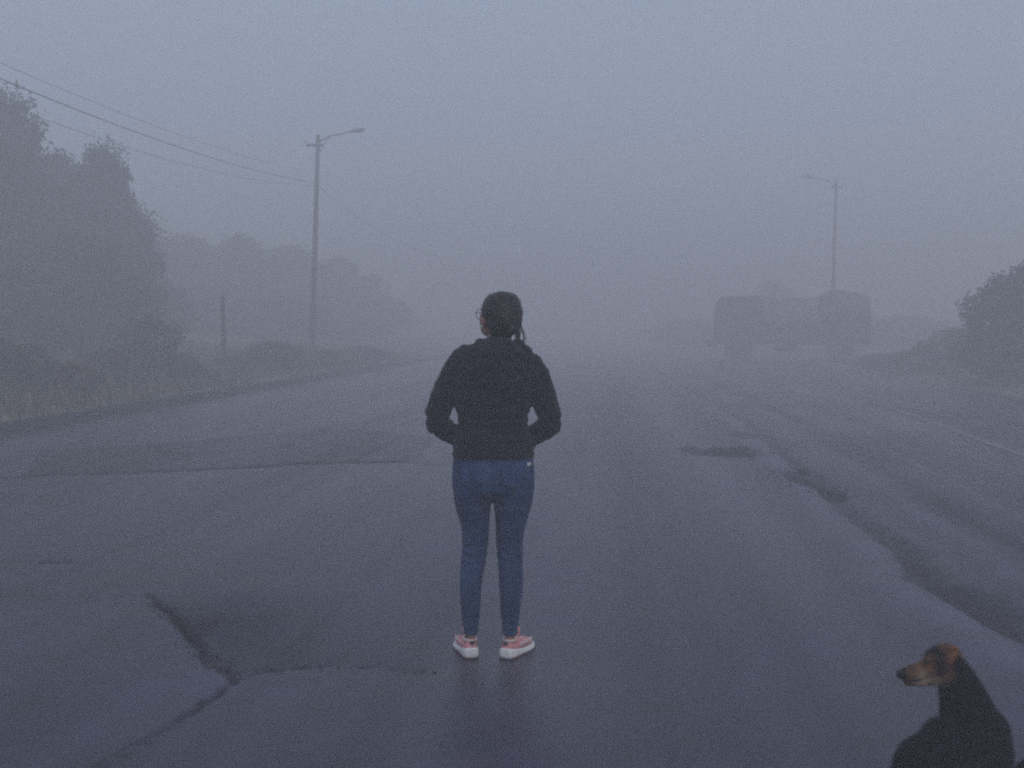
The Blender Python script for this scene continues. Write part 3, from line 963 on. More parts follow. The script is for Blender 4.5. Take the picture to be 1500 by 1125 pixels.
# ------------------------------------------------------------------ truck in the fog
def build_truck():
    Y = 53
    a = at(1046, 545, Y); b = at(1264, 545, Y)
    rz = R(-14)                       # cab to the left, slightly towards the camera
    root = empty('truck', ((a.x + b.x) / 2, Y, ground_z((a.x + b.x) / 2, Y)), rz)
    root.scale = (1.2, 1.2, 1.2)
    tag(root, 'old lorry with boxy cab at left and covered load in the fog', 'truck')
    # local: x along the truck, front at -x
    W = 2.2
    # cab
    cab = MB()
    prof = [(-2.72, .62), (-2.80, 1.0), (-2.78, 1.35), (-2.66, 2.30), (-2.50, 2.44), (-1.1, 2.44), (-.98, 2.34), (-.98, .62)]
    cab.rings([[(x, y, z) for x, z in prof] for y in (-W / 2, -W / 2 + .04, W / 2 - .04, W / 2)])
    c = cab.build('cab', M['cab_paint'], root, 'auto')
    for s in (-1, 1):
        d = MB().box((-1.78, s * (W / 2 + .008), 1.42), (1.1, .03, 1.5), bev=.02).build('door', M['cab_paint'], root, 'auto')
        MB().box((-1.82, s * (W / 2 + .02), 1.83), (.86, .025, .55), bev=.02).build('window', M['window'], d, 'auto')
        MB().box((-1.40, s * (W / 2 + .035), 1.3), (.16, .03, .035), bev=.008).build('handle', M['chrome'], d)
        mr = MB().tube([(-2.5, s * W / 2, 1.9), (-2.62, s * (W / 2 + .22), 1.95)], .012, 6)
        mr.box((-2.62, s * (W / 2 + .24), 1.78), (.06, .18, .38), bev=.02)
        mr.build('mirror', M['chassis'], root, 'auto')
        hl = MB().ell((-2.80, s * .82, .88), (.05, .12, .12)).build('headlight', M['lens'], root)
        st = MB().box((-1.75, s * (W / 2 - .05), .5), (.7, .2, .06), bev=.01).build('step', M['chassis'], root, 'auto')
    MB().box((-2.735, 0, 1.86), (.05, W - .3, .72), Matrix.Rotation(R(7), 3, 'Y'), .03).build('windscreen', M['window'], root, 'auto')
    MB().box((-2.80, 0, 1.12), (.05, 1.3, .3), bev=.02).build('grille', M['chassis'], root, 'auto')
    MB().box((-2.92, 0, .66), (.22, W + .05, .30), bev=.05).build('bumper', M['chassis'], root, 'auto')
    # chassis
    ch = MB()
    for s in (-1, 1): ch.box((.2, s * .42, .72), (5.6, .09, .2))
    for x in (-2.2, -.7, .6, 1.8, 2.8): ch.box((x, 0, .72), (.12, .75, .12))
    ch.build('chassis', M['chassis'], root, False)
    MB().tube([(-.55, -.78, .62), (.25, -.78, .62)], .24, 16).build('fuel_tank', M['chassis'], root, 'auto')
    # cargo bed with boards
    MB().box((1.0, 0, .92), (3.9, W + .06, .12)).build('bed_floor', M['chassis'], root, False)
    for s in (-1, 1):
        for k in range(3):
            MB().box((1.0, s * (W / 2 + .01), 1.09 + k * .165), (3.88, .035, .15), bev=.006).build('side_board', M['bed_wood'], root, 'auto')
        for x in (-.92, .3, 1.6, 2.9):
            MB().box((x, s * (W / 2 + .045), 1.2), (.07, .03, .62)).build('stake', M['chassis'], root, False)
    for k in range(3):
        MB().box((2.94, 0, 1.09 + k * .165), (.035, W, .15), bev=.006).build('tail_board', M['bed_wood'], root, 'auto')
    # pale front panel of the load, then the rounded tarpaulin
    MB().box((.1, 0, 1.96), (1.96, W - .06, .86), bev=.02).build('load_box', M['panel'], root, 'auto')
    tp = MB(); rings = []
    for x, h, w in ((1.10, .80, .94), (1.14, 1.0, 1.0), (1.4, 1.14, 1.02), (1.8, 1.18, 1.02), (2.2, 1.14, 1.02), (2.6, 1.06, 1.02), (2.86, .96, 1.0), (2.92, .8, .96)):
        ring = []
        for k in range(20):
            t = math.pi * k / 19
            ring.append((x, math.copysign(abs(math.cos(t)) ** .7, math.cos(t)) * w * W / 2, 1.5 + h * max(0, math.sin(t)) ** .6 + .012 * math.sin(k * 2 + x * 4)))
        rings.append(ring)
    tp.rings(rings)
    tp.build('tarpaulin', M['tarp'], root)
    for x, dbl in ((-1.9, False), (1.9, True)):
        MB().tube([(x, -.95, .5), (x, .95, .5)], .07, 10).build('axle', M['chassis'], root)
        for s in (-1, 1):
            t = MB()
            y0 = s * (W / 2 - .13)
            rings = []
            wd = .25 if not dbl else .45
            for yy, rr in ((-.5, .30), (-.5, .44), (-.42, .5), (.42, .5), (.5, .44), (.5, .30)):
                yc = y0 - s * (wd - .25) / 2 + yy * wd
                rings.append([(x + rr * math.cos(k * math.pi / 12), yc, .5 + rr * math.sin(k * math.pi / 12)) for k in range(24)])
            wh = t.rings(rings).build('wheel', M['tyre'], root, 'auto')
            rm = MB()
            yo = y0 + s * (.125)
            rm.rings([[(x + r * math.cos(k * math.pi / 10), yo + s * q, .5 + r * math.sin(k * math.pi / 10)) for k in range(20)] for r, q in ((.29, -.05), (.29, .006), (.22, -.02), (.1, -.01), (.08, .03))])
            rm.build('rim', M['galv'], wh, 'auto')
            mg = MB(); rings = []
            for k in range(13):
                an = math.pi * (.05 + .9 * k / 12)
                cx, cz = x + .6 * math.cos(an), .5 + .6 * math.sin(an) * .7
                rings.append([(cx, y0 - .16, cz), (cx, y0 + .16, cz), (cx * 1.0, y0 + .16, cz + .02), (cx, y0 - .16, cz + .02)])
            mg.rings(rings).build('mudguard', M['chassis'], root, 'auto')
    for s in (-1, 1):
        MB().box((2.97, s * .9, .82), (.04, .26, .1), bev=.01).build('tail_light', M['red_lens'], root, 'auto')


build_truck()


# ------------------------------------------------------------------ person
def build_person():
    YP = 5.18
    base = Vector((at(722, 960, YP).x, YP, 0.0))
    gz = ground_z(base.x, base.y)
    root = empty('person', (base.x, base.y, gz))
    tag(root, 'person in black hooded jacket, jeans and pink trainers standing with back turned', 'person')

    def Q(px, py, dy=0.0):
        p = at(px, py, YP)
        return Vector((p.x - base.x, dy, p.z))

    def sect(py, xl, xr, dc, dh, n=28, e=2.3):
        """one horizontal cross-section: left and right edge from the front elevation, depth centre and half-depth"""
        a, b = Q(xl, py), Q(xr, py)
        cx, hw, z = (a.x + b.x) / 2, (b.x - a.x) / 2, a.z
        r = []
        for k in range(n):
            t = 2 * math.pi * k / n
            c, s = math.cos(t), math.sin(t)
            r.append((cx + hw * math.copysign(abs(c) ** (2 / e), c), dc + dh * math.copysign(abs(s) ** (2 / e), s), z))
        return r

    # ---- body: one continuous surface, mostly under clothes
    HA = R(35)
    hc = Q(732, 462, .01)
    rotz = Matrix.Rotation(HA, 3, 'Z')
    H = lambda x, y, z: hc + rotz @ Vector((x, y, z))
    eu = rotz.to_euler()
    bd = MB()
    bd.ell(H(0, -.012, .022), (.076, .092, .083), eu, 24, 16)
    bd.ell(H(-.010, .022, -.03), (.070, .074, .075), eu, 24, 16)
    bd.ell(H(0, .06, -.088), (.030, .028, .022), eu)
    bd.ell(H(-.042, .026, -.062), (.034, .046, .038), eu)
    bd.ell(H(.03, .03, -.07), (.032, .045, .035), eu)
    bd.ell(H(0, .098, -.022), (.013, .022, .014), eu)
    bd.tube([H(0, .092, .012), H(0, .108, -.018)], [.009, .013], 8, ends=True)
    bd.ell(H(0, .090, -.055), (.022, .012, .007), eu)
    bd.ell(H(0, .088, -.066), (.019, .012, .007), eu)
    for s in (-1, 1):
        bd.ell(H(s * .032, .078, .020), (.022, .012, .007), eu)
        bd.ell(H(s * .042, .062, -.03), (.022, .024, .020), eu)
    ear_rot = (rotz @ Matrix.Rotation(R(-18), 3, 'X')).to_euler()
    bd.ell(H(-.086, .008, -.022), (.011, .022, .034), ear_rot)
    bd.ell(H(-.084, .010, -.05), (.008, .012, .012), eu)
    bd.ell(H(.080, -.005, -.02), (.010, .022, .034), ear_rot)
    bd.tube([H(0, -.025, -.04), Q(731, 500, .0), Q(728, 515, -.01)], [.056, .054, .062], 16)
    # trunk, arms, legs inside the clothes
    rings = [sect(508, 700, 758, -.01, .06), sect(520, 682, 778, -.01, .075), sect(545, 674, 778, 0, .095), sect(590, 676, 768, .005, .092),
             sect(618, 682, 761, .01, .08), sect(655, 674, 772, .0, .09), sect(690, 672, 774, -.01, .100), sect(712, 680, 766, -.01, .09), sect(722, 692, 754, -.005, .05)]
    bd.rings(rings)
    arms = {}
    for s, sh, el, wr in ((-1, Q(679, 528, .0), Q(640, 615, -.015), Q(668, 646, .13)), (1, Q(779, 537, 0), Q(805, 620, -.015), Q(779, 648, .13))):
        bd.tube([sh, sh.lerp(el, .5), el, el.lerp(wr, .5), wr], [.048, .042, .035, .032, .024], 12, ends=True)
        pal = wr + Vector((-s * .055, .022, -.012))
        bd.tube([wr, pal], [.025, .034], 10, ends=True)
        for k in range(4):
            k0 = pal + Vector((0, .018 - .004 * k, .024 - .017 * k))
            ln = (.066, .074, .069, .054)[k]
            d1 = Vector((-s * .9, .30, -.12)); d2 = Vector((-s * .75, -.35, -.25))
            bd.tube([k0, k0 + d1 * ln * .5, k0 + d1 * ln * .5 + d2 * ln * .5], [.0085, .0078, .0065], 8, ends=True)
        t0 = wr + Vector((-s * .02, .03, .018))
        bd.tube([t0, t0 + Vector((-s * .03, .02, .02)), t0 + Vector((-s * .058, .018, .018))], [.011, .0095, .008], 8, ends=True)
        arms[s] = (sh, el, wr)
    LEG = {-1: [(728, 669, 719), (745, 671, 716), (770, 678, 714), (802, 680, 712), (826, 678, 708), (858, 677, 702), (889, 678, 700), (914, 680.5, 698), (930, 682, 698), (940, 682, 699)],
           1: [(728, 724, 776), (745, 726, 775), (770, 729, 767), (802, 730, 763), (826, 733, 762), (858, 735, 762), (889, 736.5, 759.5), (914, 738.5, 757), (930, 739, 756), (942, 739, 757)]}
    DEP = [(-.010, .088), (-.004, .082), (.002, .070), (.009, .058), (.004, .055), (-.012, .053), (-.013, .046), (-.008, .037), (-.006, .036), (0, .040)]
    for s in (-1, 1):
        bd.rings([sect(py, xl + 2, xr - 2, dc, dh, 20, 2.0) for (py, xl, xr), (dc, dh) in zip(LEG[s], DEP)])
    me = remesh(bd, 'body', .0055, 3)
    link('body', me, M['skin'], root)
    body = bpy.data.objects['body']
    for s in (-1, 1):
        MB().ell(H(s * .031, .078, .004), (.012, .012, .012), eu, 12, 8).build('eye', M['eye'], body)

    # ---- hair
    hr = MB()
    rows = [(428.5, 732, 742, .0, .022), (431, 720, 752, -.002, .06), (436, 712.5, 759, -.006, .080), (444, 707.5, 763, -.012, .094), (454, 705, 765.5, -.018, .099),
            (463, 705.5, 766, -.026, .096), (469, 710.5, 765.6, -.034, .090), (476, 713, 764.5, -.040, .083), (483, 714.5, 761.5, -.047, .072), (490, 718, 754.5, -.049, .058), (495, 722, 748, -.047, .042), (498, 726, 743, -.045, .026)]
    hr.rings([sect(py, xl, xr, dc, dh, 40, 2.0) for py, xl, xr, dc, dh in rows])
    me = remesh(hr, 'hair', .005, 4)
    tie = Q(751, 483, -.115)

    def comb(c, n):
        d = c - tie
        a = math.atan2(d.z, d.x)
        return .0032 * mnoise.noise((a * 16, d.length * 5, 2)) + .0022 * mnoise.noise((a * 45, d.length * 6, 9))
    displace(me, comb)
    hair = link('hair', me, M['hair'], root)
    MB().ell(tie, (.018, .02, .018)).build('hair_tie', M['chassis'], hair)
    pt = MB()
    r_ = random.Random(4)
    for k in range(40):
        a0 = tie + Vector((r_.gauss(0, .006), r_.gauss(0, .006), r_.gauss(0, .006)))
        ex, ey_ = r_.choice([(757, 495), (755, 492), (759, 498), (757, 499), (753, 498)])
        en = Q(ex + r_.gauss(0, 1.6), ey_ + r_.gauss(0, 3), -.10 + r_.gauss(0, .015))
        md = a0.lerp(en, .5) + Vector((.012 + r_.gauss(0, .006), -.015, .012))
        pt.tube([a0, a0.lerp(md, .5) + Vector((.004, -.004, .006)), md, md.lerp(en, .55) + Vector((.003, 0, 0)), en], [.002, .0024, .002, .0014, .0006], 5)
    for k in range(10):   # loose strands that fall clear of the collar on the right
        a0 = Q(760 + r_.uniform(0, 4), 474 + r_.uniform(0, 6), -.06)
        pt.tube([a0, Q(766 + r_.gauss(0, .8), 486, -.07), Q(768 + r_.gauss(0, 1.4), 497, -.075), Q(767.5 + r_.gauss(0, 2.2), 506 + r_.gauss(0, 4), -.08)], [.0012, .0011, .0009, .0004], 5)
    pt.build('ponytail', M['hair'], hair)
    # loose strands along the crown's outline
    fl = MB()
    for k in range(40):
        t = r_.uniform(0, math.pi)
        c = Q(735.5, 462, -.02)
        p = c + Vector((math.cos(t) * .094, r_.uniform(-.05, .02), math.sin(t) * .098))
        q = p + Vector((math.cos(t) * .006, -.01, math.sin(t) * .007)) + Vector((r_.gauss(0, .006), r_.gauss(0, .008), r_.gauss(0, .004)))
        fl.tube([c.lerp(p, .94), p, q], [.0007, .0006, .0003], 4)
    fl.build('flyaway_strands', M['hair'], hair)['kind'] = 'stuff'

    # ---- glasses and earring
    gl = MB()
    for s in (-1, 1):
        ring = []
        for k in range(18):
            t = 2 * math.pi * k / 18
            ring.append(H(s * .036 + .033 * math.cos(t) * (1 if abs(math.cos(t)) < .9 else .98), .098 - .006 * abs(math.cos(t)), .002 + .025 * math.sin(t)))
        ring.append(ring[0])
        gl.tube(ring, .0017, 6)
        gl.tube([H(s * .069, .093, .008), H(s * .080, .05, .010), H(s * .085, .0, .006), H(s * .083, -.02, -.008)], .0017, 6)
    gl.tube([H(-.006, .100, .008), H(0, .106, .010), H(.006, .100, .008)], .0016, 6)
    g = gl.build('glasses', M['wire_frame'], root)
    MB().ell(H(-.093, .004, -.054), (.0055, .0055, .0055), None, 10, 8).build('earring', M['earring'], root)

    # ---- jacket
    jk = MB()
    rows = [(503, 704, 757, -.005, .062), (508, 690, 768, -.01, .078), (516, 676, 781, -.012, .092), (530, 670, 785, -.008, .108), (552, 667, 784, -.002, .118), (575, 665.5, 781, .0, .118),
            (592, 666, 779, .0, .115), (612, 671, 773, .0, .108), (628, 669, 775, -.002, .110), (645, 665.5, 779, -.006, .116), (658, 664, 782, -.010, .124), (666, 663.5, 782, -.012, .127), (669.5, 665, 780.5, -.012, .124)]
    jk.rings([sect(py, xl, xr, dc, dh, 36, 2.35) for py, xl, xr, dc, dh in rows])
    sl = [(-1, [Q(682, 525, 0), Q(668, 545, 0), Q(650.5, 580, -.012), Q(641, 606, -.02), Q(641.5, 622, -.01), Q(655, 634, .045), Q(668, 644, .105), Q(676, 650, .135)]),
          (1, [Q(775, 536, 0), Q(785, 552, 0), Q(796.5, 584, -.012), Q(804.5, 608, -.02), Q(805, 622, -.01), Q(793, 634, .045), Q(780, 644, .105), Q(770, 650, .135)])]
    for s, pts in sl:
        jk.tube(pts, [.062, .064, .060, .056, .056, .051, .046, .042], 16, ends=True)
        jk.ell(pts[-1] + Vector((-s * .03, .0, -.02)), (.085, .035, .055))
    jk.ell(Q(675, 521, 0), (.045, .06, .034)); jk.ell(Q(781, 534, 0), (.045, .06, .036))
    me = remesh(jk, 'jacket', .0065, 5)

    def crease(c, n):
        z = c.z
        w = .0055 * mnoise.noise((c.x * 9, c.y * 7, z * 26)) + .0028 * mnoise.noise((c.x * 22 + 5, c.y * 16, z * 55))
        k = .0
        for s_, pts in sl:                                     # bunched cloth inside the elbows
            q = (c - pts[4]).length
            k += math.exp(-(q / .085) ** 2) * .0030 * math.sin(c.z * 130 + c.x * s_ * 110 + 3 * mnoise.noise((c * 12).to_tuple()))
        ax = min(abs(z - Q(735, 628).z), .09)
        k += .0035 * math.sin(z * 165 + 4 * mnoise.noise((c.x * 7, c.y * 7, z * 6))) * (1 - ax / .09) * (abs(c.x) < .19)
        hem = z - Q(735, 662).z
        k -= .0035 * math.exp(-(hem / .005) ** 2)
        k -= .0025 * math.exp(-((c.x - Q(735, 600).x) / .004) ** 2) * (c.y < 0)     # centre back seam
        return w + k
    displace(me, crease)
    jacket = link('jacket', me, M['jacket'], root)
    # zip pocket openings at the sides, hem band
    hb = MB()
    hb.rings([sect(py, xl, xr, -.012, dh, 40, 2.35) for py, xl, xr, dh in ((662.5, 663.4, 782.2, .126), (664, 662.6, 783, .1295), (668.5, 662.8, 782.8, .129), (670.2, 663.8, 781.8, .126))], cap=False)
    hb.build('hem_band', M['jacket'], jacket)
    # hood hanging down the back, soft folds
    hd = MB()
    for (px, py, dy, r) in ((733, 508, -.066, (.085, .056, .030)), (706, 506, -.010, (.030, .06, .028)), (757, 508, -.010, (.034, .06, .030)),
                            (732, 520, -.105, (.108, .046, .034)), (732, 540, -.122, (.112, .042, .050)), (733, 556, -.128, (.084, .036, .034)),
                            (694, 514, -.035, (.038, .055, .022)), (768, 518, -.035, (.034, .055, .028))):
        hd.ell(Q(px, py, dy), r, None, 20, 12)
    ring = [Q(734 + 25 * math.cos(t), 503 + 3 * math.sin(t) + 3 * (math.cos(t) > 0), -.012 + .066 * math.sin(t)) for t in [2 * math.pi * k / 24 for k in range(24)]]
    hd.tube(ring + [ring[0]], .017, 10)
    me = remesh(hd, 'hood', .0065, 26)
    displace(me, lambda c, n: .004 + .004 * mnoise.noise((c.x * 11 + 3, c.y * 9, c.z * 12)) + .002 * mnoise.noise((c.x * 30, c.y * 20, c.z * 34))
             + .003 * math.sin((c.z + .9 * abs(c.x + .01)) * 110))
    link('hood', me, M['jacket'], root)

    # ---- jeans
    jn = MB()
    rows = [(662, 667, 778, -.012, .112), (669, 665, 781, -.014, .118), (685, 663.5, 782.3, -.020, .124), (702, 662.5, 783, -.026, .130), (716, 663, 782.8, -.026, .128), (724, 668, 777, -.022, .112), (731, 680, 766, -.014, .085), (735, 690, 756, -.01, .06)]
    jn.rings([sect(py, xl, xr, dc, dh, 36, 2.25) for py, xl, xr, dc, dh in rows])
    JL = {-1: [(708, 664, 722.5), (722, 664, 723), (732, 665, 720.5), (742.6, 667, 718.6), (757, 671, 717.4), (770.6, 674.7, 716.4), (786, 676.5, 715.8), (801.7, 677, 715), (814, 676, 713), (826.6, 674.7, 711), (842, 673.7, 708), (857.7, 673.5, 705.5), (873, 673.8, 704.6), (889, 674.8, 704), (902, 676.3, 702.4), (913.7, 677.6, 701), (922, 678.5, 700.6), (928.5, 679, 700.6)],
          1: [(708, 721, 782.3), (722, 721, 782), (732, 722.4, 780.6), (742.6, 723.6, 778.8), (757, 724.8, 774), (770.6, 725.8, 770), (786, 726.2, 767.6), (801.7, 726.8, 766), (814, 728, 765.8), (826.6, 729.5, 765.8), (842, 730.6, 766), (857.7, 731.4, 765.7), (873, 732, 764.6), (889, 732.8, 762.8), (902, 733.8, 761), (913.7, 735, 759.6), (923, 735.8, 758.4), (930.5, 736.2, 758)]}
    JD = [(-.022, .116), (-.018, .112), (-.012, .106), (-.006, .100), (-.001, .093), (.003, .086), (.008, .079), (.010, .072), (.009, .069), (.004, .068), (-.008, .069), (-.014, .069), (-.016, .065), (-.014, .059), (-.011, .053), (-.008, .049), (-.006, .047), (-.005, .047)]
    for s in (-1, 1):
        jn.rings([sect(py, xl, xr, dc, dh, 28, 2.05) for (py, xl, xr), (dc, dh) in zip(JL[s], JD)])
    me = remesh(jn, 'jeans', .0055, 4)
    zk = Q(720, 815).z; za = Q(720, 918).z; zth = Q(720, 741).z

    def jfold(c, n):
        z = c.z
        w = .0022 * mnoise.noise((c.x * 12, c.y * 10, z * 14))
        side = -1 if c.x < 0 else 1
        w += math.exp(-((z - zk) / .07) ** 2) * .0022 * math.sin(z * 150 + side * c.x * 40 + 4 * mnoise.noise((c.x * 12, c.y * 12, z * 8)))
        w += math.exp(-((z - za) / .05) ** 2) * .0032 * math.sin(z * 210 + side * 30 * c.x + 3 * mnoise.noise((c.x * 14, c.y * 14, z * 10)))
        w += math.exp(-((z - zth) / .022) ** 2) * .0012 * math.sin(z * 190 + 2 * mnoise.noise((c.x * 10, 0, z * 10)))
        w -= .006 * math.exp(-((c.x - Q(722, 700).x) / .010) ** 2) * (c.y < 0) * float(np.clip((z - Q(0, 735).z) / .05, 0, 1)) * float(np.clip((Q(0, 690).z - z) / .03, 0, 1))
        return w
    displace(me, jfold)
    co = coords(me)
    wa = me.attributes.new('worn', 'FLOAT', 'POINT')
    wv = np.array([float(np.clip(
        .75 * math.exp(-((z - zth - .01 * mnoise.noise((x * 14, 0, 1))) / .006) ** 2) * (y < 0) +
        .35 * math.exp(-((z - Q(0, 690).z) / .05) ** 2) * (y < -.05) * (.5 + mnoise.noise((x * 9, y, z * 9))) +
        .3 * math.exp(-((z - zk) / .06) ** 2) * max(0, mnoise.noise((x * 8, y * 8, z * 60))), 0, 1)) for x, y, z in co.tolist()], 'f4')
    wa.data.foreach_set('value', wv)
    jeans = link('jeans', me, M['denim'], root)
    jo = jeans
    bpy.context.view_layer.update()

    def on_back(px, py, off=.002):
        p = Q(px, py)
        hit, loc, no, ix = jo.ray_cast(Vector((p.x, -1.0, p.z)), Vector((0, 1, 0)))
        return loc + no * off if hit else Vector((p.x, -.12, p.z))
    for cx in (693, 751):
        pk = []
        for (dx, py) in ((-19, 680), (19, 680), (19, 704), (0, 713), (-19, 704)):
            pk.append((cx + dx, py))
        mb = MB(); n = 8
        V = []; Fc = []
        for j in range(n + 1):
            v = j / n
            for i in range(n + 1):
                u_ = i / n
                bot = 704 + 9 * (1 - abs(2 * u_ - 1))
                V.append(on_back(cx - 17 + 34 * u_, 682 + (bot - 682) * v, .0035))
        for j in range(n):
            for i in range(n):
                a = j * (n + 1) + i
                Fc.append((a, a + 1, a + n + 2, a + n + 1))
        mb.add(V, Fc)
        po_ = mb.build('back_pocket', M['denim'], jeans)
        sm = po_.modifiers.new('thick', 'SOLIDIFY'); sm.thickness = .003; sm.offset = 0
        st = MB()
        edge = [on_back(cx - 17 + 34 * t, 682, .0048) for t in [k / 10 for k in range(11)]]
        st.tube(edge, .0011, 4)
        edge = [on_back(cx - 16, 684, .0048)] + [on_back(cx - 16, 684 + 20 * k / 6, .0048) for k in range(1, 7)] + [on_back(cx, 712, .0048)] + [on_back(cx + 16, 704 - 20 * k / 6, .0048) for k in range(7)]
        st.tube(edge, .0009, 4)
        st.build('stitching', M['thread'], po_)
    for cx in (690, 722, 752):
        MB().tube([on_back(cx, 669, .004), on_back(cx, 672, .005), on_back(cx, 675, .004)], .0045, 6).build('belt_loop', M['denim'], jeans)
    tg = MB()
    V = [on_back(771 + 5.5 * i, 676 + 5 * j, .006) for j in (0, 1) for i in (0, 1)]
    tg.add(V, [(0, 1, 3, 2)])
    tgo = tg.build('cloth_tag', M['tag'], jeans)
    sm = tgo.modifiers.new('thick', 'SOLIDIFY'); sm.thickness = .002
    # ---- trainers
    def shoe(cx_px, cy_px, heel_dy, yaw, s):
        hp = Q(cx_px, cy_px, 0); hp = Vector((hp.x, heel_dy, 0))
        rot = Matrix.Rotation(yaw, 3, 'Z')
        T = lambda x, y, z: hp + rot @ Vector((x, y, z))      # y runs heel to toe
        # section: y, half-width, centre x, top of the sole, bottom of the sole
        so = [(-.016, .022, 0, .048, .012), (-.008, .032, 0, .054, .003), (.02, .038, 0, .052, 0), (.06, .036, .002 * s, .044, 0), (.11, .036, .005 * s, .030, 0), (.16, .044, .006 * s, .027, 0),
              (.20, .046, .003 * s, .025, .002), (.235, .038, -.002 * s, .027, .008), (.256, .022, -.006 * s, .031, .016)]
        sole = MB(); rings = []
        for y, hw, cx, zt, zb in so:
            ring = []
            for k in range(16):
                t = 2 * math.pi * k / 16
                c, sn = math.cos(t), math.sin(t)
                ring.append(T(cx + hw * math.copysign(abs(c) ** .6, c) * (1.06 if sn < 0 else 1), y, (zt + zb) / 2 + (zt - zb) / 2 * math.copysign(abs(sn) ** .55, sn)))
            rings.append(ring)
        sole.rings(rings)
        up = MB(); rings = []
        us = [(-.008, .020, 0, .072), (.0, .028, 0, .088), (.018, .033, 0, .092), (.045, .034, .001 * s, .082), (.075, .034, .003 * s, .086), (.105, .035, .004 * s, .078), (.14, .038, .005 * s, .066),
              (.18, .040, .005 * s, .056), (.215, .037, .001 * s, .050), (.24, .026, -.003 * s, .043), (.252, .014, -.006 * s, .036)]
        for y, hw, cx, zt in us:
            ring = []
            for k in range(18):
                t = 2 * math.pi * k / 18
                c, sn = math.cos(t), math.sin(t)
                narrow = 1 - .28 * max(0, sn)
                ring.append(T(cx + hw * narrow * math.copysign(abs(c) ** .75, c), y, .048 + (zt - .048 if sn > 0 else .026) * sn * 1.0))
            rings.append(ring)
        up.rings(rings)
        sh = link('shoe', remesh(up, 'shoe', .004, 3), M['knit'], root)
        so_ = link('sole', remesh(sole, 'sole', .004, 3), M['foam'], sh)
        ots = MB(); rings = []
        for y, hw, cx, zt, zb in so[1:-1]:
            rings.append([T(cx - hw * 1.03, y, zb + .005), T(cx - hw * .98, y, zb - .001), T(cx + hw * .98, y, zb - .001), T(cx + hw * 1.03, y, zb + .005)])
        ots.rings(rings).build('outsole', M['rubber'], sh, 'auto')
        # padded collar, pull tab, heel patch, laces
        co_ = MB()
        ring = []
        for k in range(20):
            t = 2 * math.pi * k / 20
            ring.append(T(.027 * math.cos(t), .034 + .040 * math.sin(t), .090 + .004 * math.sin(t) - .006 * abs(math.cos(t))))
        co_.tube(ring + [ring[0]], .0065, 8)
        co_.build('collar', M['knit_pale'], sh)
        MB().box(T(-.002 * s, -.006, .078), (.020, .008, .026), rot, .003).build('heel_patch', M['dark_mesh'], sh)
        tb = MB()
        tb.tube([T(s * .012, .082, .088), T(s * .014, .092, .108), T(s * .012, .100, .116), T(s * .004, .104, .104)], [.010, .012, .012, .009], 8, ends=True)
        tb.build('tongue', M['knit'], sh)
        for k in range(4):
            y = .10 + .022 * k
            zt = .083 - .0078 * k
            MB().tube([T(-.024, y, zt - .012), T(0, y + .003, zt + .001), T(.024, y, zt - .012)], .0026, 6).build('lace', M['knit_pale'], sh)
        for sd in (-1, 1):   # pale overlay on each side of the forefoot
            pan = MB(); V = []
            for i in range(8):
                y = .075 + .12 * i / 7
                for j in range(3):
                    hw = np.interp(y, [u_[0] for u_ in us], [u_[1] for u_ in us])
                    V.append(T(sd * (hw * (1.03 - .05 * j)), y, .040 + .011 * j))
            pan.add(V, [(i * 3 + j, i * 3 + j + 1, (i + 1) * 3 + j + 1, (i + 1) * 3 + j) for i in range(7) for j in range(2)])
            p_ = pan.build('side_panel', M['knit_pale'], sh)
            sm = p_.modifiers.new('thick', 'SOLIDIFY'); sm.thickness = .003; sm.offset = 1
        return sh
    shoe(691, 960, -.045, R(13), -1)
    shoe(742, 964, -.055, R(-25), 1)
    return root


build_person()


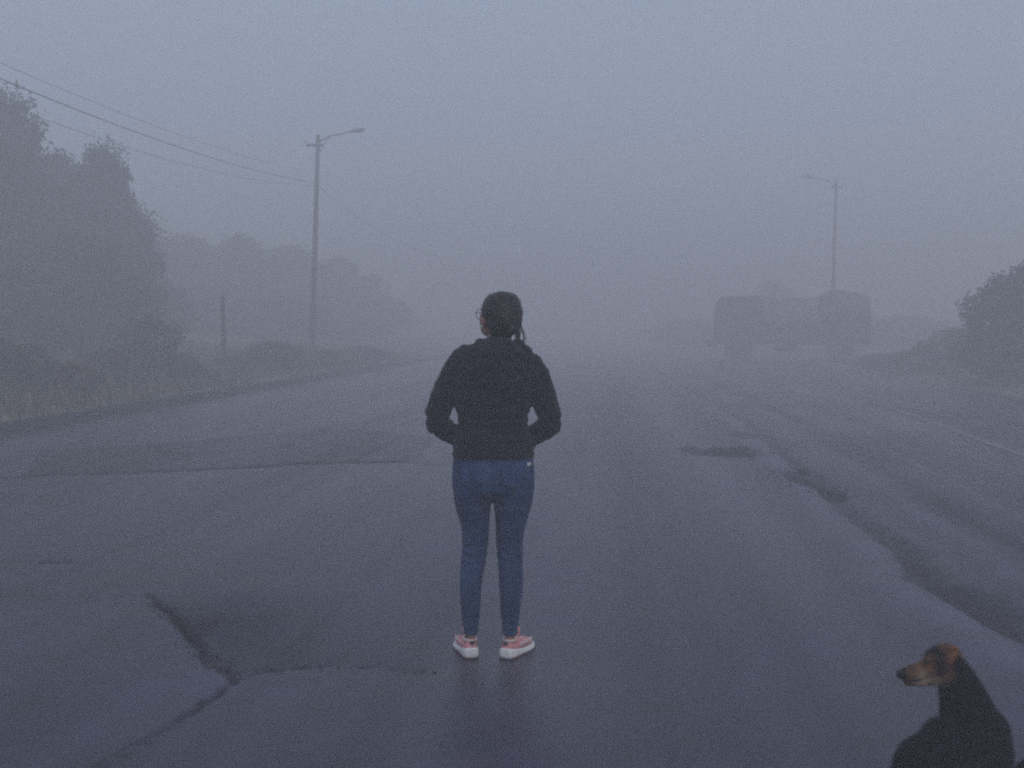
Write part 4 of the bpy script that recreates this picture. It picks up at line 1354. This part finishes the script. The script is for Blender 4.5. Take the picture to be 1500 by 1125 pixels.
# ------------------------------------------------------------------ dog
def build_dog():
    YD = 3.4
    b = at(1405, 1100, YD)
    base = Vector((b.x, YD, ground_z(b.x, YD)))
    root = empty('dog', base)
    tag(root, 'black and tan short haired dog sitting with its head turned left', 'dog')

    def Q(px, py, dy=0.0):
        p = at(px, py, YD + dy)
        return Vector((p.x - base.x, dy, p.z - base.z))
    m = MB()
    # head in profile, muzzle to the left
    skull = Q(1384, 966, .03)
    m.ell(Q(1385, 965.5, .03), (.047, .045, .046), None, 20, 14)
    m.ell(Q(1371, 968, .028), (.034, .038, .036), None, 18, 12)
    m.ell(Q(1377, 984, .03), (.036, .036, .028), None, 18, 12)
    m.tube([Q(1366, 978, .026), Q(1346, 983.5, .02), Q(1329, 987, .016), Q(1320, 988, .014)], [.032, .0265, .0225, .0165], 14, ends=True)
    m.tube([Q(1366, 990, .026), Q(1346, 997, .02), Q(1330, 999, .016)], [.025, .018, .0135], 12, ends=True)
    m.ell(Q(1358, 967, .008), (.016, .010, .010)); m.ell(Q(1358, 967, .05), (.016, .010, .010))
    # neck and chest
    m.tube([Q(1387, 974, .03), Q(1402, 1000, .04), Q(1413, 1030, .05), Q(1422, 1062, .06), Q(1428, 1100, .07)], [.044, .056, .072, .092, .11], 18, ends=True)
    m.tube([Q(1402, 972, .04), Q(1425, 1012, .05), Q(1446, 1058, .05), Q(1455, 1090, .04)], [.022, .034, .042, .052], 14, ends=True)
    # trunk: sits upright, back towards the camera, leaning a little to the right
    m.tube([Q(1432, 1078, .06), Q(1412, 1110, -.02), Q(1400, 1160, -.075), Q(1396, 1200, -.09)], [.10, .128, .135, .11], 22, ends=True)
    m.ell(Q(1384, 1098, -.04), (.075, .10, .092), None, 20, 14)
    m.ell(Q(1363, 1120, -.045), (.078, .10, .095), None, 20, 14)
    m.ell(Q(1350, 1140, -.06), (.080, .11, .12), None, 20, 14)
    m.ell(Q(1446, 1110, -.0), (.066, .10, .11), None, 20, 14)
    m.ell(Q(1448, 1155, -.06), (.075, .11, .11), None, 20, 14)
    # thighs, hocks and hind paws
    for s, px in ((-1, 1356), (1, 1452)):
        hip = Q(px, 1165, -.06)
        kn = Vector((hip.x + s * .02, .10, .10)); hk = Vector((hip.x + s * .02, -.06, .055)); paw = Vector((hip.x + s * .03, .12, .022))
        m.tube([hip, kn], [.078, .045], 14, ends=True)
        m.tube([kn, hk], [.038, .024], 12, ends=True)
        m.tube([hk, Vector((hk.x, .04, .024)), paw], [.022, .022, .024], 12, ends=True)
        m.ell(paw + Vector((0, .03, 0)), (.026, .035, .02))
        # front legs
        sh = Q(1425 + s * 30, 1105, .12)
        el = Vector((sh.x + s * .0, .13, .17)); wr = Vector((sh.x, .175, .07)); fp = Vector((sh.x, .20, .020))
        m.tube([sh, el, wr, fp], [.055, .036, .024, .022], 12, ends=True)
        m.ell(fp + Vector((0, .022, 0)), (.026, .036, .019))
        for k in (-1, 0, 1):
            m.ell(fp + Vector((k * .014, .05, -.003)), (.008, .014, .011), None, 8, 6)
    # tail sweeping round on the right
    tp = [Q(1440, 1190, -.16), Vector((.15, -.18, .08)), Q(1488, 1160, -.08), Q(1502, 1128, -.03), Q(1520, 1106, .0)]
    m.tube(tp, [.034, .030, .028, .026, .016], 12, ends=True)
    me = remesh(m, 'body', .0052, 5)
    displace(me, lambda c, n: .0022 * mnoise.noise((c.x * 30, c.y * 30, c.z * 22)) + .001 * mnoise.noise((c.x * 90, c.y * 90, c.z * 60)))

    def coat(c):
        black = Vector((.012, .009, .014))
        tan = Vector((.33, .16, .082)); pale = Vector((.52, .38, .28)); dk = Vector((.035, .02, .015))
        col = black.copy()
        n = mnoise.noise((c * 40).to_tuple())
        def near(px, py, dy, r, soft=.35):
            d = (c - Q(px, py, dy))
            d = Vector((d.x, d.y * .55, d.z)).length / r + .16 * n
            return float(np.clip((1 + soft - d) / (2 * soft), 0, 1))
        w = near(1345, 985, .02, .052); col = col.lerp(tan * .72, w)
        w = near(1374, 985, .01, .036); col = col.lerp(tan, w)
        w = near(1349, 994, .01, .024); col = col.lerp(pale, w)
        w = near(1366, 994, .015, .022); col = col.lerp(pale * .8, w)
        w = near(1319, 985, .014, .017); col = col.lerp(dk * .6, w)
        w = near(1333, 977, .01, .014); col = col.lerp(dk * 1.8, w * .6)
        w = near(1366, 962, .0, .012); col = col.lerp(tan * .5, w * .8)
        w = near(1386, 946, .02, .026); col = col.lerp(tan * .7, w)
        w = near(1402, 950, .03, .026); col = col.lerp(tan * .7, w * .9)
        if c.z < .14: col = col.lerp(tan * .7, float(np.clip((.14 - c.z) / .05, 0, 1)) * (1 if c.y > .02 else .25))
        w = near(1478, 1105, .03, .03); col = col.lerp(tan * .35, w)
        return col
    color_attr(me, 'coat', coat)
    body = link('body', me, M['fur'], root)
    # ears folded down against the cheek
    for s, dy in ((-1, -.016), (1, .074)):
        e = MB()
        pts = [(Q(1396, 948, dy + .012 * -s * -1), .012), (Q(1393, 952, dy + s * .006), .024), (Q(1389, 963, dy + s * .013), .029), (Q(1385, 975, dy + s * .014), .024), (Q(1381, 985, dy + s * .011), .014), (Q(1379, 991, dy + s * .008), .005)]
        rings = []
        for p, w in pts:
            rings.append([p + Vector((w * math.cos(t), .008 * math.sin(t), w * .25 * math.cos(t))) for t in [2 * math.pi * k / 14 for k in range(14)]])
        e.rings(rings)
        mme = remesh(e, 'ear', .004, 3)

        def ecol(c):
            d = c - Q(1387, 966, dy)
            n = mnoise.noise((c * 45).to_tuple())
            k = float(np.clip(.5 + d.x / .03 + .5 * n, 0, 1))
            return Vector((.045, .022, .016)).lerp(Vector((.30, .115, .05)), k)
        color_attr(mme, 'coat', ecol)
        link('ear', mme, M['fur'], root)
    MB().ell(Q(1318.5, 985.5, .014), (.0105, .013, .0105), None, 14, 10).build('nose', M['nose'], root)
    for dy in (-.006, .058):
        MB().ell(Q(1357, 970.5, dy), (.0065, .006, .0058), None, 12, 8).build('eye', M['dog_eye'], root)
    mo = MB().tube([Q(1326, 994.5, -.0), Q(1338, 996.5, -.0035), Q(1345, 996.5, -.0055), Q(1350, 995.5, -.006)], [.002, .003, .0035, .001], 6)
    mo.build('mouth', M['nose'], root)
    # short coat hairs
    bpy.context.view_layer.update()
    r_ = random.Random(11)
    me = body.data
    co = coords(me); no = np.empty(len(me.vertices) * 3, 'f4'); me.vertex_normals.foreach_get('vector', no); no = no.reshape(-1, 3)
    cols = np.empty(len(me.vertices) * 4, 'f4'); me.attributes['coat'].data.foreach_get('color', cols); cols = cols.reshape(-1, 4)
    v, f, cc = [], [], []
    for i in range(len(co)):
        c = Vector(co[i]); n = Vector(no[i])
        if c.z < .12: continue
        for _ in range(2):
            muzzle = c.x < -.09 and c.z > .4
            ln = (.006 if muzzle else .017) * r_.uniform(.6, 1.4)
            flow = Vector((.0, -.15, -1)) if not muzzle else Vector((1, 0, -.2))
            if c.z > .42 and not muzzle: flow = Vector((.7, -.1, -.5))
            flow = (flow - n * flow.dot(n)).normalized() if (flow - n * flow.dot(n)).length > .01 else Vector((0, 0, -1))
            d = (flow + n * .5 + Vector((r_.gauss(0, .28), r_.gauss(0, .28), r_.gauss(0, .28)))).normalized()
            s = d.cross(n)
            if s.length < .01: continue
            s = s.normalized() * .0007
            p = c + Vector((r_.uniform(-.003, .003), r_.uniform(-.003, .003), r_.uniform(-.003, .003))) - n * .001
            o = len(v)
            v += [tuple(p - s), tuple(p + s), tuple(p + d * ln)]
            f.append((o, o + 1, o + 2))
            k = r_.uniform(.75, 1.35)
            cc += [(cols[i][0] * k, cols[i][1] * k, cols[i][2] * k, 1)] * 3
    fm = bpy.data.meshes.new('coat_hairs'); fm.from_pydata(v, [], f)
    a = fm.attributes.new('coat', 'FLOAT_COLOR', 'POINT'); a.data.foreach_set('color', np.array(cc, 'f4').ravel())
    fo = link('coat_hairs', fm, M['fur'], root, False)
    fo['kind'] = 'stuff'


build_dog()


# ------------------------------------------------------------------ fog
def build_haze():
    hz = MB().box((0, 165, 4.2), (796, 466, 11.2))
    me = hz.mesh('haze')
    m = bpy.data.materials.new('fog'); m.use_nodes = True
    nt = m.node_tree
    for n in list(nt.nodes): nt.nodes.remove(n)
    o = nt.nodes.new('ShaderNodeOutputMaterial'); v = nt.nodes.new('ShaderNodeVolumePrincipled')
    v.inputs['Color'].default_value = (.995, .955, .96, 1)
    v.inputs['Density'].default_value = HAZE_DENSITY
    v.inputs['Anisotropy'].default_value = .15
    nt.links.new(v.outputs[0], o.inputs['Volume'])
    ob = link('haze', me, m, smooth=False)
    tag(ob, 'thick even fog over the whole road', kind='stuff')


build_haze()
